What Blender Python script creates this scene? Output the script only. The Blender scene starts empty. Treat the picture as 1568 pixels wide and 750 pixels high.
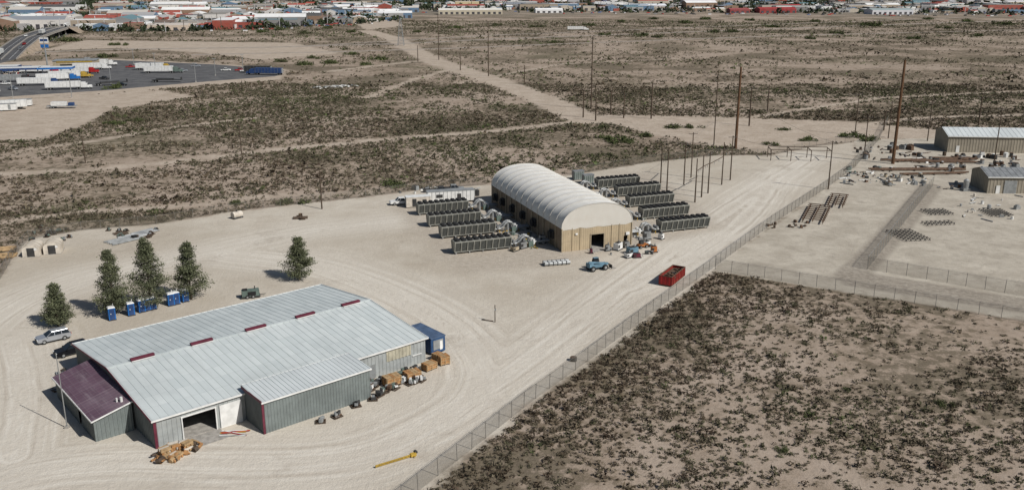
import bpy, math, random
import numpy as np
from mathutils import Vector, Matrix
random.seed(7); rng=np.random.default_rng(7)
sc=bpy.context.scene
# ---------------------------------------------------------------- camera / survey
H=55.0; F=1400.0; TP=415/1400; PIT=math.atan(TP); S=math.sin(PIT); C=math.cos(PIT)
def P(u,v,z=0.0):
    """survey reading -> metres on the site (x east, y north)"""
    k=(v-375)/F; t=(H-z)/(S+C*k)
    return (t*(u-784)/F, t*(C-S*k))
def HT(xy,vt):
    k=(375-vt)/F; return H+xy[1]*(k*C-S)/(C+k*S)
cd=bpy.data.cameras.new("camera"); cam=bpy.data.objects.new("camera",cd); sc.collection.objects.link(cam)
cam.location=(0,0,H); cam.rotation_euler=(math.pi/2-PIT,0,0)
cd.sensor_width=36; cd.lens=36*F/1568; cd.clip_start=1; cd.clip_end=30000; sc.camera=cam
# ---------------------------------------------------------------- light
EL=math.radians(42); AZ=math.atan2(.82,-.57)
sd=Vector((math.sin(AZ)*math.cos(EL),math.cos(AZ)*math.cos(EL),math.sin(EL)))
l=bpy.data.lights.new("sun","SUN"); l.energy=4.4; l.angle=math.radians(.53); l.color=(1,.965,.915)
lo=bpy.data.objects.new("sun",l); sc.collection.objects.link(lo); lo.rotation_euler=sd.to_track_quat('Z','Y').to_euler(); lo.location=(0,0,200)
w=bpy.data.worlds.new("World"); sc.world=w; w.use_nodes=True; nt=w.node_tree
sk=nt.nodes.new("ShaderNodeTexSky"); sk.sky_type='NISHITA'; sk.sun_disc=False; sk.sun_elevation=EL; sk.sun_rotation=AZ; sk.dust_density=1.0
nt.links.new(sk.outputs[0],nt.nodes["Background"].inputs[0]); nt.nodes["Background"].inputs[1].default_value=.05
sc.view_settings.view_transform='Standard'; sc.view_settings.look='None'; sc.view_settings.exposure=0
# ---------------------------------------------------------------- node helpers
class NT:
    def __init__(s,name):
        s.m=bpy.data.materials.new(name); s.m.use_nodes=True; s.t=s.m.node_tree; s.n=s.t.nodes
        s.b=s.n["Principled BSDF"]; s.b.inputs["Specular IOR Level"].default_value=.25
        s.geo=None
    def put(s,sock,val):
        if isinstance(val,bpy.types.NodeSocket): s.t.links.new(val,sock)
        elif val is not None: sock.default_value=val
    def math(s,op,a,b=None,c=None,clamp=False):
        n=s.n.new("ShaderNodeMath"); n.operation=op; n.use_clamp=clamp
        s.put(n.inputs[0],a); s.put(n.inputs[1],b); s.put(n.inputs[2],c); return n.outputs[0]
    def pos(s):
        if not s.geo: s.geo=s.n.new("ShaderNodeNewGeometry")
        return s.geo.outputs["Position"]
    def obj(s): return s.n.new("ShaderNodeTexCoord").outputs["Object"]
    def noise(s,vec,scale,detail=4,rough=.55,dist=0):
        n=s.n.new("ShaderNodeTexNoise"); s.put(n.inputs["Vector"],vec); n.inputs["Scale"].default_value=scale
        n.inputs["Detail"].default_value=detail; n.inputs["Roughness"].default_value=rough; n.inputs["Distortion"].default_value=dist
        return n.outputs["Fac"]
    def attr(s,name):
        n=s.n.new("ShaderNodeAttribute"); n.attribute_name=name; return n
    def mr(s,v,a,b,c=0.,d=1.,smooth=True):
        n=s.n.new("ShaderNodeMapRange"); n.interpolation_type='SMOOTHSTEP' if smooth else 'LINEAR'
        s.put(n.inputs[0],v)
        for i,x in enumerate((a,b,c,d)): n.inputs[i+1].default_value=x
        return n.outputs[0]
    def mix(s,f,a,b,mode='MIX'):
        n=s.n.new("ShaderNodeMix"); n.data_type='RGBA'; n.blend_type=mode
        s.put(n.inputs[0],f); 
        for i,x in ((6,a),(7,b)):
            s.put(n.inputs[i], (*x,1) if isinstance(x,tuple) and len(x)==3 else x)
        return n.outputs[2]
    def bump(s,h,st,dist=.1):
        n=s.n.new("ShaderNodeBump"); s.put(n.inputs["Height"],h); n.inputs["Strength"].default_value=st; n.inputs["Distance"].default_value=dist
        s.t.links.new(n.outputs[0],s.b.inputs["Normal"])
    def out(s,col,rough=.8,metal=0):
        s.put(s.b.inputs["Base Color"],(*col,1) if isinstance(col,tuple) and len(col)==3 else col)
        s.put(s.b.inputs["Roughness"],rough); s.b.inputs["Metallic"].default_value=metal; return s.m
def mat(name,col,rough=.65,metal=0,var=.25,vs=.8,dirt=None):
    n=NT(name); o=n.obj(); f=n.noise(o,vs,5,.6)
    lo_=tuple(c*(1-var) for c in col); hi=tuple(min(1,c*(1+var*.6)) for c in col)
    c=n.mix(n.mr(f,.3,.7),lo_,hi)
    if dirt: c=n.mix(n.mr(n.noise(o,vs*3.1,6,.7),.5,.72,0,.8),c,dirt)
    return n.out(c,rough,metal)
M=dict(
 steel=mat("galvanised_steel",(.34,.35,.35),.5,.5), dark=mat("dark_steel",(.045,.045,.045),.6), black=mat("black_rubber",(.02,.02,.02),.8),
 white=mat("white_paint",(.68,.68,.66),.4,0,.15), grey=mat("grey_paint",(.25,.26,.26),.5), tan=mat("tan_paint",(.37,.31,.22),.6),
 rust=mat("rusty_steel",(.12,.075,.05),.85,0,.4,2), wood=mat("weathered_wood",(.09,.066,.048),.9,0,.4,2), lumber=mat("new_lumber",(.38,.26,.14),.8,0,.35,2),
 orange=mat("orange_crate_wood",(.36,.19,.08),.8,0,.35,2), red=mat("red_paint",(.22,.024,.02),.55,0,.3,1,(.13,.05,.035)), blue=mat("blue_plastic",(.02,.13,.38),.45),
 navy=mat("navy_paint",(.03,.065,.17),.5), maroon=mat("maroon_metal",(.13,.028,.045),.55), glass=mat("dark_glass",(.015,.02,.025),.08,0,.05),
 yellow=mat("yellow_paint",(.42,.28,.05),.55), lblue=mat("sky_blue_paint",(.13,.23,.3),.5), silver=mat("silver_car_paint",(.42,.44,.47),.3,.5,.05),
 bcar=mat("black_car_paint",(.012,.012,.014),.2,0,.1), teal=mat("green_grey_paint",(.12,.16,.14),.6), brownst=mat("weathering_steel",(.12,.065,.035),.8,0,.25,1),
 beige=mat("beige_vinyl",(.55,.5,.43),.6), conc=mat("concrete",(.34,.32,.29),.9,0,.25,1.5), red2=mat("bright_red_paint",(.34,.022,.022),.45), orng=mat("orange_machine_paint",(.36,.13,.04),.5),
 cblue=mat("container_blue",(.03,.075,.17),.5,0,.25,1), croof=mat("container_roof",(.075,.115,.19),.55,0,.25,1), post=mat("fence_post_steel",(.22,.21,.195),.6,.3),
 asph=mat("road_asphalt",(.085,.085,.088),.85,0,.2,.1), bank=mat("embankment_soil",(.3,.24,.18),.95,0,.3,.3),
)
# ---------------------------------------------------------------- mesh builder
class MB:
    def __init__(s): s.v=[];s.f=[];s.mi=[];s.mats=[];s.M=Matrix.Identity(4)
    def at(s,x=0,y=0,z=0,rz=0,rx=0,ry=0): s.M=Matrix.Translation((x,y,z))@Matrix.Rotation(rz,4,'Z')@Matrix.Rotation(ry,4,'Y')@Matrix.Rotation(rx,4,'X'); return s
    def add(s,vs,fs,m):
        if isinstance(m,str): m=M[m]
        if m not in s.mats: s.mats.append(m)
        k=s.mats.index(m); b=len(s.v)
        s.v+= [tuple(s.M@Vector(p)) for p in vs]
        for f in fs: s.f.append([b+i for i in f]); s.mi.append(k)
    def quad(s,a,b,c,d,m): s.add([a,b,c,d],[(0,1,2,3)],m)
    def box(s,c,sz,m,rz=0,tx=1,ty=1):
        x,y,z=[q/2 for q in sz]; cr,sr=math.cos(rz),math.sin(rz); vs=[]
        for k,(a,b_) in ((-1,(1,1)),(1,(tx,ty))):
            for i,j in ((-1,-1),(1,-1),(1,1),(-1,1)):
                px,py=i*x*a,j*y*b_; vs.append((c[0]+px*cr-py*sr,c[1]+px*sr+py*cr,c[2]+k*z))
        s.add(vs,[(3,2,1,0),(4,5,6,7),(0,1,5,4),(1,2,6,5),(2,3,7,6),(3,0,4,7)],m)
    def beam(s,p,q,w,h,m):
        p=Vector(p);q=Vector(q);d=(q-p)
        if d.length<1e-6: return
        d.normalize(); up=Vector((0,0,1)) if abs(d.z)<.95 else Vector((0,1,0))
        r=d.cross(up).normalized(); u=r.cross(d).normalized(); vs=[]
        for e in (p,q):
            for i,j in ((-1,-1),(1,-1),(1,1),(-1,1)): vs.append(e+r*i*w/2+u*j*h/2)
        s.add(vs,[(3,2,1,0),(4,5,6,7),(0,1,5,4),(1,2,6,5),(2,3,7,6),(3,0,4,7)],m)
    def cyl(s,p,q,r0,r1=None,n=10,m='steel'):
        if r1 is None: r1=r0
        p=Vector(p);q=Vector(q);d=(q-p).normalized(); up=Vector((0,0,1)) if abs(d.z)<.95 else Vector((1,0,0))
        r=d.cross(up).normalized(); u=r.cross(d).normalized(); vs=[]
        for e,rr in ((p,r0),(q,r1)):
            for i in range(n):
                a=2*math.pi*i/n; vs.append(e+(r*math.cos(a)+u*math.sin(a))*rr)
        fs=[(i,(i+1)%n,n+(i+1)%n,n+i) for i in range(n)]+[tuple(range(n-1,-1,-1)),tuple(range(n,2*n))]
        s.add(vs,fs,m)
    def tube(s,pts,r,m='steel',n=8):
        for a,b in zip(pts[:-1],pts[1:]): s.cyl(a,b,r,r,n,m)
    def prism(s,prof,y0,y1,m,in0=0):
        n=len(prof); cx=sum(p[0] for p in prof)/n; cz=sum(p[1] for p in prof)/n
        def ring(y,k): return [(cx+(x-cx)*k,y,cz+(z-cz)*k) for x,z in prof]
        if in0: rs=[ring(y0,1-in0),ring(y0+.1,1),ring(y1-.1,1),ring(y1,1-in0)]
        else: rs=[ring(y0,1),ring(y1,1)]
        vs=[p for r in rs for p in r]; fs=[]
        for k in range(len(rs)-1):
            for i in range(n): fs.append((k*n+i,k*n+(i+1)%n,(k+1)*n+(i+1)%n,(k+1)*n+i))
        fs+= [tuple(range(n-1,-1,-1)),tuple(range((len(rs)-1)*n,len(rs)*n))]
        s.add(vs,fs,m)
    def wall(s,p0,p1,zt,m,holes=(),per=.6,dep=.06,z0=0.):
        a=Vector((*p0,0));b=Vector((*p1,0));L=(b-a).length;d=(b-a)/L;o=Vector((d.y,-d.x,0))
        ss=[]; x=0
        while x<L:
            for q,e in ((0,0),(.5,0),(.62,1),(.88,1)):
                if x+q*per<L: ss.append((x+q*per,e*dep))
            x+=per
        ss.append((L,0))
        for h in holes: ss+= [(h[0],0),(h[1],0)]
        ss.sort()
        for (s0,e0),(s1,e1) in zip(ss[:-1],ss[1:]):
            if s1-s0<1e-4: continue
            mid=(s0+s1)/2; spans=[(z0,None)]
            for h in holes:
                if h[0]<mid<h[1]: spans=[(z0,h[2]),(h[3],None)]
            A=a+d*s0+o*e0;B=a+d*s1+o*e1
            for lo2,hi in spans:
                h0=zt(s0) if hi is None else hi; h1=zt(s1) if hi is None else hi
                if h0-lo2<.01: continue
                s.quad((A.x,A.y,lo2),(B.x,B.y,lo2),(B.x,B.y,h1),(A.x,A.y,h0),m)
    def build(s,name,loc=(0,0,0),rz=0,parent=None,smooth=False):
        me=bpy.data.meshes.new(name); me.from_pydata(s.v,[],s.f)
        for m in s.mats: me.materials.append(m)
        me.polygons.foreach_set("material_index",s.mi)
        if smooth: me.polygons.foreach_set("use_smooth",[True]*len(s.f))
        me.update(); o=bpy.data.objects.new(name,me); sc.collection.objects.link(o)
        o.location=loc if len(loc)==3 else (*loc,0); o.rotation_euler[2]=rz
        if parent: o.parent=parent
        return o
def group(name,loc,rz=0):
    e=bpy.data.objects.new(name,None); sc.collection.objects.link(e); e.location=loc if len(loc)==3 else (*loc,0); e.rotation_euler[2]=rz; e.empty_display_size=.5; return e
# ---------------------------------------------------------------- ground masks
def poly(px): return np.array([P(u,v) for u,v in px])
def sdf(x,y,pg):
    d=np.full(x.shape,1e9); ins=np.zeros(x.shape,bool); n=len(pg)
    for i in range(n):
        ax,ay=pg[i]; bx,by=pg[(i+1)%n]; ex,ey=bx-ax,by-ay
        t=np.clip(((x-ax)*ex+(y-ay)*ey)/(ex*ex+ey*ey+1e-9),0,1)
        d=np.minimum(d,np.hypot(x-ax-t*ex,y-ay-t*ey))
        if abs(ey)>1e-9:
            c=((ay>y)!=(by>y))&(x<(bx-ax)*(y-ay)/ey+ax); ins^=c
    return np.where(ins,d,-d)
def ldist(x,y,ln):
    d=np.full(x.shape,1e9)
    for (ax,ay),(bx,by) in zip(ln[:-1],ln[1:]):
        ex,ey=bx-ax,by-ay; t=np.clip(((x-ax)*ex+(y-ay)*ey)/(ex*ex+ey*ey+1e-9),0,1)
        d=np.minimum(d,np.hypot(x-ax-t*ex,y-ay-t*ey))
    return d
FENCE_MAIN=[(560,815),(640,752),(700,705),(820,610),(900,553),(1000,478),(1095,408),(1180,345),(1270,285),(1310,255)]
YARD=poly([(-900,900),(-900,470),(-200,450),(0,425),(20,392),(45,365),(125,352),(240,343),(350,325),(480,310),(560,302),(640,291),(745,283),(880,268),(1000,248),(1100,238),(1180,238),(1250,224),(1308,218),(1312,252),(1270,287),(1180,348),(1095,412),(1000,483),(900,558),(820,614),(700,712),(640,762),(520,860),(300,1100),(-900,1100)])
COMP=poly([(1308,214),(1450,212),(1700,222),(2100,235),(2100,560),(1568,490),(1095,416),(1098,408),(1180,348),(1270,287),(1312,252)])
BARE=[poly([(860,184),(900,176),(1050,178),(1200,183),(1300,186),(1400,196),(1600,214),(1600,222),(1308,216),(1180,236),(1060,218),(950,192)]),
      poly([(-100,152),(60,150),(250,138),(300,148),(180,166),(120,196),(60,214),(-100,220)]),
      poly([(60,78),(180,74),(300,80),(400,92),(520,82),(450,66),(130,62)]),
      poly([(0,96),(170,90),(330,98),(440,106),(430,122),(330,130),(170,144),(-60,156),(-200,130)]),
      poly([(560,46),(620,40),(600,30),(540,34)])]
TRACKS=[([(0,267),(150,259),(300,244),(450,226),(600,213),(750,201),(870,188),(1000,184)],2.8),
        ([(-200,276),(0,267)],2.6),([(625,72),(665,94),(740,118),(800,140),(850,160),(900,185)],8.5),
        ([(560,150),(640,120),(700,104)],2.2),([(500,110),(620,96),(660,92)],3),
        ([(30,232),(150,215),(260,196),(400,180)],1.6),([(960,192),(1010,205),(1100,212),(1200,205)],4),
        ([(560,48),(600,58),(625,72)],9),([(1150,180),(1350,150),(1568,140)],2.0),([(1310,192),(1420,180),(1568,176)],2.4),
        ([(0,340),(120,325),(260,318),(420,300),(560,296)],1.8),([(700,128),(860,98),(1050,90)],1.8)]
RAILS=[([(-100,86),(170,76),(400,73),(620,67),(760,60),(900,55),(1200,44),(1568,31),(1900,22)],5),
       ([(300,84),(500,80),(700,74),(900,66),(1200,55),(1568,46),(1900,40)],4),([(450,72),(620,62),(760,54),(900,49),(1200,37),(1568,24)],4)]
ASPH=[poly([(-200,124),(0,116),(120,94),(170,92),(330,99),(436,108),(424,117),(330,124),(170,138),(0,149),(-200,160)])]
HWY=[([(-200,140),(0,92),(45,70),(90,53),(135,38),(150,22),(180,8)],9),([(1350,24),(1568,18),(1800,14)],6)]
RUTS=[[(-100,560),(60,440),(250,400),(480,350),(700,330)],[(-100,760),(120,700),(420,712),(600,690),(800,560),(950,440),(1100,330),(1240,240)],
      [(350,390),(480,405),(580,440),(680,490),(740,560),(720,620),(600,680)],[(20,520),(40,600),(20,700)],[(960,440),(1060,395),(1150,330),(1190,270)]]
def smooth(ln):
    p=[np.array(P(*q)) for q in ln]
    for _ in range(3):
        o=[p[0]]
        for a,b in zip(p[:-1],p[1:]): o+= [a*.75+b*.25,a*.25+b*.75]
        o.append(p[-1]); p=o
    return p
RUTW=[smooth(r) for r in RUTS]
FMw=[P(*p) for p in FENCE_MAIN]
STRIP=[P(*p) for p in [(1425,285),(1385,335),(1345,380),(1300,425)]]
BERM=poly([(1285,415),(1330,418),(1600,462),(1600,484),(1290,436)])
def masks(x,y,rut=False):
    r={}
    r['a_yard']=sdf(x,y,YARD); r['a_comp']=sdf(x,y,COMP)
    t=np.full(x.shape,-1e9)
    for ln,wd in TRACKS: t=np.maximum(t,wd-ldist(x,y,[P(*p) for p in ln]))
    for b in BARE: t=np.maximum(t,sdf(x,y,b))
    r['a_track']=t
    t=np.full(x.shape,-1e9)
    for ln,wd in RAILS: t=np.maximum(t,wd-ldist(x,y,[P(*p) for p in ln]))
    r['a_rail']=t
    t=sdf(x,y,ASPH[0])
    for ln,wd in HWY: t=np.maximum(t,wd-ldist(x,y,[P(*p) for p in ln]))
    r['a_asph']=t
    if rut:
        t=np.full(x.shape,1e9)
        for ln in RUTW: t=np.minimum(t,ldist(x,y,ln))
        r['a_rut']=t
        r['a_strip']=np.maximum(3.0-ldist(x,y,STRIP),sdf(x,y,BERM))
        r['a_pad']=sdf(x,y,poly([(600,318),(745,290),(1000,262),(1110,350),(1010,372),(830,408),(700,420)]))
        r['a_fw']=ldist(x,y,FMw)
    return r
ys=np.concatenate([np.linspace(-80,58,24),60*np.exp(np.linspace(0,math.log(220),680))]); nc=430
ts=np.linspace(-1,1,nc); Y=np.repeat(ys,nc); X=np.tile(ts,len(ys))*(150+.95*np.maximum(Y,0))
me=bpy.data.meshes.new("ground"); nr=len(ys); nv=nr*nc
co=np.stack([X,Y,np.zeros_like(X)],1)
me.vertices.add(nv); me.vertices.foreach_set("co",co.astype(np.float32).ravel())
i=np.arange(nr-1)[:,None]*nc+np.arange(nc-1)[None,:]; q=np.stack([i,i+1,i+1+nc,i+nc],-1).reshape(-1,4)
nf=len(q); me.loops.add(nf*4); me.loops.foreach_set("vertex_index",q.ravel().astype(np.int32))
me.polygons.add(nf); me.polygons.foreach_set("loop_start",np.arange(0,nf*4,4,dtype=np.int32)); me.polygons.foreach_set("loop_total",np.full(nf,4,dtype=np.int32))
me.update(calc_edges=True)
for k,val in masks(X,Y,True).items():
    a=me.attributes.new(k,'FLOAT','POINT'); a.data.foreach_set("value",np.clip(val,-300,300).astype(np.float32))
g=bpy.data.objects.new("ground",me); sc.collection.objects.link(g)
n=NT("ground_soil"); p=n.pos()
nA=n.noise(p,.02,6,.6); nB=n.noise(p,.15,6,.65); nC=n.noise(p,.9,5,.7); nD=n.noise(p,4.0,4,.7); nE=n.noise(p,.005,4,.6)
nF=n.noise(p,.45,8,.75)
soil=n.mix(n.mr(nB,.3,.7),(.27,.213,.162),(.38,.31,.25)); soil=n.mix(n.mr(nA,.35,.65,0,.6),soil,(.32,.25,.188))
soil=n.mix(n.mr(nC,.35,.75,0,.5),soil,(.45,.38,.315))
soil=n.mix(n.mr(nD,.5,.75,0,.4),soil,(.15,.12,.095))
cov=n.math('ADD',n.mr(nA,.35,.65,-.085,.1),n.math('ADD',nF,n.math('MULTIPLY',n.math('SUBTRACT',nE,.5),.3)))
sepy=n.n.new("ShaderNodeSeparateXYZ"); n.put(sepy.inputs[0],p)
cov=n.math('ADD',cov,n.mr(sepy.outputs[1],160,420,-.01,.03)); cov=n.math('ADD',cov,n.mr(n.attr('a_fw').outputs["Fac"],2,26,.1,0))
litter=n.mix(n.mr(nC,.3,.7),(.07,.06,.042),(.15,.125,.085)); litter=n.mix(n.mr(nA,.4,.6,.45,0),litter,(.16,.112,.072))
soil=n.mix(n.mr(cov,.475,.6,0,.82),soil,litter)
grn=n.mr(n.noise(p,.012,3,.5),.55,.7,0,.26); soil=n.mix(grn,soil,(.1,.105,.055))
def mask(name,amp,soft,off=0):
    a=n.attr(name).outputs["Fac"]; v=n.math('ADD',a,n.math('MULTIPLY',n.math('SUBTRACT',nB,.5),amp))
    v=n.math('ADD',v,n.math('MULTIPLY',n.math('SUBTRACT',nC,.5),amp*.4)); return n.mr(v,-soft+off,soft+off)
trk=n.mix(n.mr(nB,.3,.7),(.38,.315,.25),(.48,.41,.335)); trk=n.mix(n.mr(nC,.4,.7,0,.35),trk,(.27,.21,.16)); trk=n.mix(n.mr(nF,.52,.66,0,.45),trk,(.2,.165,.12))
c=n.mix(mask('a_track',8,2.5),soil,trk)
c=n.mix(n.math('MULTIPLY',mask('a_rail',5,1.8),.85),c,n.mix(n.mr(nB,.3,.7),(.22,.19,.165),(.38,.335,.29)))
yard=n.mix(n.mr(nB,.25,.75),(.45,.4,.33),(.55,.505,.43)); yard=n.mix(n.mr(nA,.4,.62,0,.65),yard,(.4,.35,.28))
yard=n.mix(n.mr(nD,.45,.8,0,.3),yard,(.33,.29,.235)); yard=n.mix(n.mr(nC,.55,.75,0,.35),yard,(.61,.57,.5))
rut=n.attr('a_rut').outputs["Fac"]
yard=n.mix(n.mr(n.math('ADD',rut,n.math('MULTIPLY',nB,8)),4,17,.5,0),yard,(.64,.6,.53))
cx=n.n.new("ShaderNodeCombineXYZ"); n.put(cx.inputs[0],n.math('ADD',n.math('MULTIPLY',rut,1.2),n.math('MULTIPLY',nB,.9))); n.put(cx.inputs[1],n.math('MULTIPLY',nA,5.)); n.put(cx.inputs[2],n.math('MULTIPLY',nE,9))
st=n.noise(cx.outputs[0],1.0,5,.65); near=n.mr(rut,1,14,1,0); near=n.math('MULTIPLY',near,n.mr(nB,.35,.6,.45,1))
yard=n.mix(n.math('MULTIPLY',n.mr(st,.5,.66,0,.5),near),yard,(.68,.645,.575)); yard=n.mix(n.math('MULTIPLY',n.mr(st,.5,.36,0,.6),near),yard,(.38,.33,.27))
yard=n.mix(n.mr(n.noise(p,.07,6,.7),.55,.72,0,.55),yard,(.33,.285,.23))
pad=n.mix(n.mr(nC,.3,.7),(.34,.295,.24),(.45,.4,.335)); yard=n.mix(n.math('MULTIPLY',mask('a_pad',6,2.5),.75),yard,pad)
c=n.mix(mask('a_yard',5,1.3),c,yard)
comp=n.mix(n.mr(nB,.3,.7),(.37,.33,.27),(.5,.455,.38)); comp=n.mix(n.mr(nF,.48,.66,0,.6),comp,(.28,.245,.2)); comp=n.mix(n.mr(nC,.5,.75,0,.35),comp,(.54,.5,.43))
c=n.mix(mask('a_comp',2.5,.7),c,comp)
c=n.mix(n.math('MULTIPLY',mask('a_strip',2,.8),.65),c,n.mix(n.mr(nC,.4,.6),(.17,.145,.12),(.3,.265,.22)))
asp=n.mix(n.mr(nB,.3,.7),(.085,.085,.09),(.14,.14,.14)); c=n.mix(mask('a_asph',1,.4),c,asp)
far=n.mr(sepy.outputs[1],1150,1500,0,.8)
c=n.mix(n.math('MULTIPLY',far,n.mr(nE,.42,.56)),c,n.mix(n.mr(nA,.45,.55),(.08,.08,.06),(.28,.25,.21)))
n.bump(n.math('ADD',nC,n.math('MULTIPLY',nD,.4)),.6,.28)
n.b.inputs["Specular IOR Level"].default_value=.08
me.materials.append(n.out(c,.95))
# ---------------------------------------------------------------- scrub
W_=[(rng.normal(0,1,2),rng.uniform(0,6.28)) for _ in range(24)]
def fbm(x,y,sc_):
    r=0
    for i,(k,ph) in enumerate(W_):
        f=sc_*(1+.45*i); r=r+np.sin((x*k[0]+y*k[1])*f+ph)/(1+.25*i)
    return r/3.2
nn=NT("scrub_foliage"); at=nn.attr("tint"); ri=nn.n.new("ShaderNodeNewGeometry")
ramp=nn.n.new("ShaderNodeValToRGB"); e=ramp.color_ramp.elements
e[0].position=0; e[0].color=(.065,.047,.034,1); e[1].position=1; e[1].color=(.07,.088,.034,1)
for ps,cc in ((.22,(.095,.075,.05,1)),(.42,(.125,.106,.075,1)),(.62,(.078,.074,.045,1)),(.82,(.075,.078,.04,1))):
    q_=ramp.color_ramp.elements.new(ps); q_.color=cc
nn.put(ramp.inputs[0],at.outputs["Fac"])
cc=nn.mix(1,ramp.outputs[0],nn.mix(ri.outputs["Random Per Island"],(.6,.6,.6),(1.4,1.4,1.4)),'MULTIPLY')
nn.b.inputs["Specular IOR Level"].default_value=.1
SCRUB=nn.out(cc,.9)
def tri_mesh(name,V,tint,material):
    nt_=len(V)//3; me=bpy.data.meshes.new(name); me.vertices.add(len(V)); me.vertices.foreach_set("co",V.astype(np.float32).ravel())
    me.loops.add(len(V)); me.loops.foreach_set("vertex_index",np.arange(len(V),dtype=np.int32)); me.polygons.add(nt_)
    me.polygons.foreach_set("loop_start",np.arange(0,nt_*3,3,dtype=np.int32)); me.polygons.foreach_set("loop_total",np.full(nt_,3,dtype=np.int32))
    me.update(calc_edges=True); a=me.attributes.new("tint",'FLOAT','FACE'); a.data.foreach_set("value",tint.astype(np.float32)); me.materials.append(material)
    o=bpy.data.objects.new(name,me); sc.collection.objects.link(o); return o
def clumps(name,x,y,r,h,K,ts,tint,material=None,z0=0.):
    N=len(x); d=rng.normal(0,1,(N,K,3)); d/=np.linalg.norm(d,axis=2,keepdims=True); d[...,2]=np.abs(d[...,2])
    rad=rng.uniform(.1,1,(N,K,1))**.5*rng.uniform(.75,1.15,(N,K,1)); cpt=d*rad
    asp=rng.uniform(.7,1.3,N)
    cpt[...,0]*= (r*asp)[:,None]; cpt[...,1]*=(r/asp)[:,None]; cpt[...,2]*=h[:,None]
    cpt[...,0]+=x[:,None]; cpt[...,1]+=y[:,None]; cpt[...,2]+=z0+.02
    tv=rng.normal(0,1,(N,K,3,3)); tv*= (ts[:,None,None,None]*.75)
    V=(cpt[:,:,None,:]+tv); V[...,2]=np.maximum(V[...,2],.01)
    return tri_mesh(name,V.reshape(-1,3),np.repeat(tint,K),material or SCRUB)
def keep(x,y):
    m=masks(x,y)
    return (m['a_yard']<-.3)&(m['a_comp']<-.3)&(m['a_track']<rng.uniform(-2.5,2,x.shape))&(m['a_rail']<-1)&(m['a_asph']<-1)
def scatter(N,y0,y1,wid,dens):
    y=np.sqrt(rng.uniform(y0*y0,y1*y1,N)); x=rng.uniform(-1,1,N)*(y*wid+12)
    k=rng.uniform(0,1,N)<dens(x,y); x,y=x[k],y[k]; k=keep(x,y); return x[k],y[k]
dn=lambda x,y: np.clip(.48+.8*fbm(x,y,.03)+.55*fbm(x+50,y,.15),.04,1)
def near_d(x,y):
    fd=ldist(x,y,FMw); return np.clip(dn(x,y)*.85+np.exp(-fd/13)*1.3*(fbm(x,y,.06)>-.4),0,1)
x,y=scatter(84000,70,215,.72,near_d); N=len(x); r=np.clip(rng.lognormal(-1.2,.55,N),.1,1.2)
fd=ldist(x,y,FMw); tint=np.clip(rng.normal(.44,.2,N)+.15*fbm(x,y,.08)-.25*np.exp(-fd/12),0,1)
clumps("desert_scrub",x,y,r,r*rng.uniform(.55,1.0,N),26,.045+r*.19,tint)
x,y=scatter(140000,205,480,.66,dn); N=len(x); r=np.clip(rng.lognormal(-.8,.5,N),.2,1.8)
clumps("desert_scrub",x,y,r,r*rng.uniform(.5,.85,N),8,.1+r*.34,np.clip(rng.normal(.46,.2,N)+.3*fbm(x,y,.02),0,1))
x,y=scatter(95000,480,1150,.62,dn); N=len(x); r=np.clip(rng.lognormal(-.25,.45,N),.5,2.6)
clumps("desert_scrub",x,y,r,r*rng.uniform(.4,.75,N),5,.1+r*.42,np.clip(rng.normal(.55,.22,N)+.3*fbm(x,y,.01),0,1))
bl=[(605,285,3.2),(440,312,2.8),(360,312,1.8),(243,325,1.6),(955,218,4.2),(930,212,3),(985,208,2.6),(1180,222,2),(925,196,2),(1448,622,1.0),(1205,690,.9),(1200,200,2),(1305,210,3.4),(1240,215,2.5),(1330,215,3),
    (105,64,9),(183,70,5),(1120,50,7),(1095,50,6),(1340,40,10),(1280,52,6),(980,55,6),(1010,58,5),(925,54,5),(1180,42,7),(1050,36,7),(1540,38,8),(1500,56,5),(850,66,5),(160,88,6),(175,135,4),
    (700,44,6),(760,40,5),(820,42,6),(640,50,5),(1400,60,5),(1450,44,6),(1240,60,5),(560,100,4),(480,90,4),(430,95,4),(540,84,4),(180,190,3),(210,186,2.5),(1030,196,3),(1055,196,2.5),
    (460,100,5),(505,97,5),(580,92,5),(900,40,6),(950,34,6),(1000,30,6),(1080,30,7),(1150,32,6),(1250,34,6),(1420,30,6),(1480,34,7),(400,50,6),(430,46,7),(500,44,6),(540,50,5),(470,52,6)]
for u,v,s_ in bl:
    px,py=P(u,v); m_=7; ox=rng.normal(0,s_*.55,m_); oy=rng.normal(0,s_*.55,m_)
    clumps("mesquite_bush",px+ox,py+oy,rng.uniform(.4,.8,m_)*s_,rng.uniform(.35,.6,m_)*s_,90,np.full(m_,s_*.1),np.full(m_,rng.uniform(.85,1)))
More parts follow.
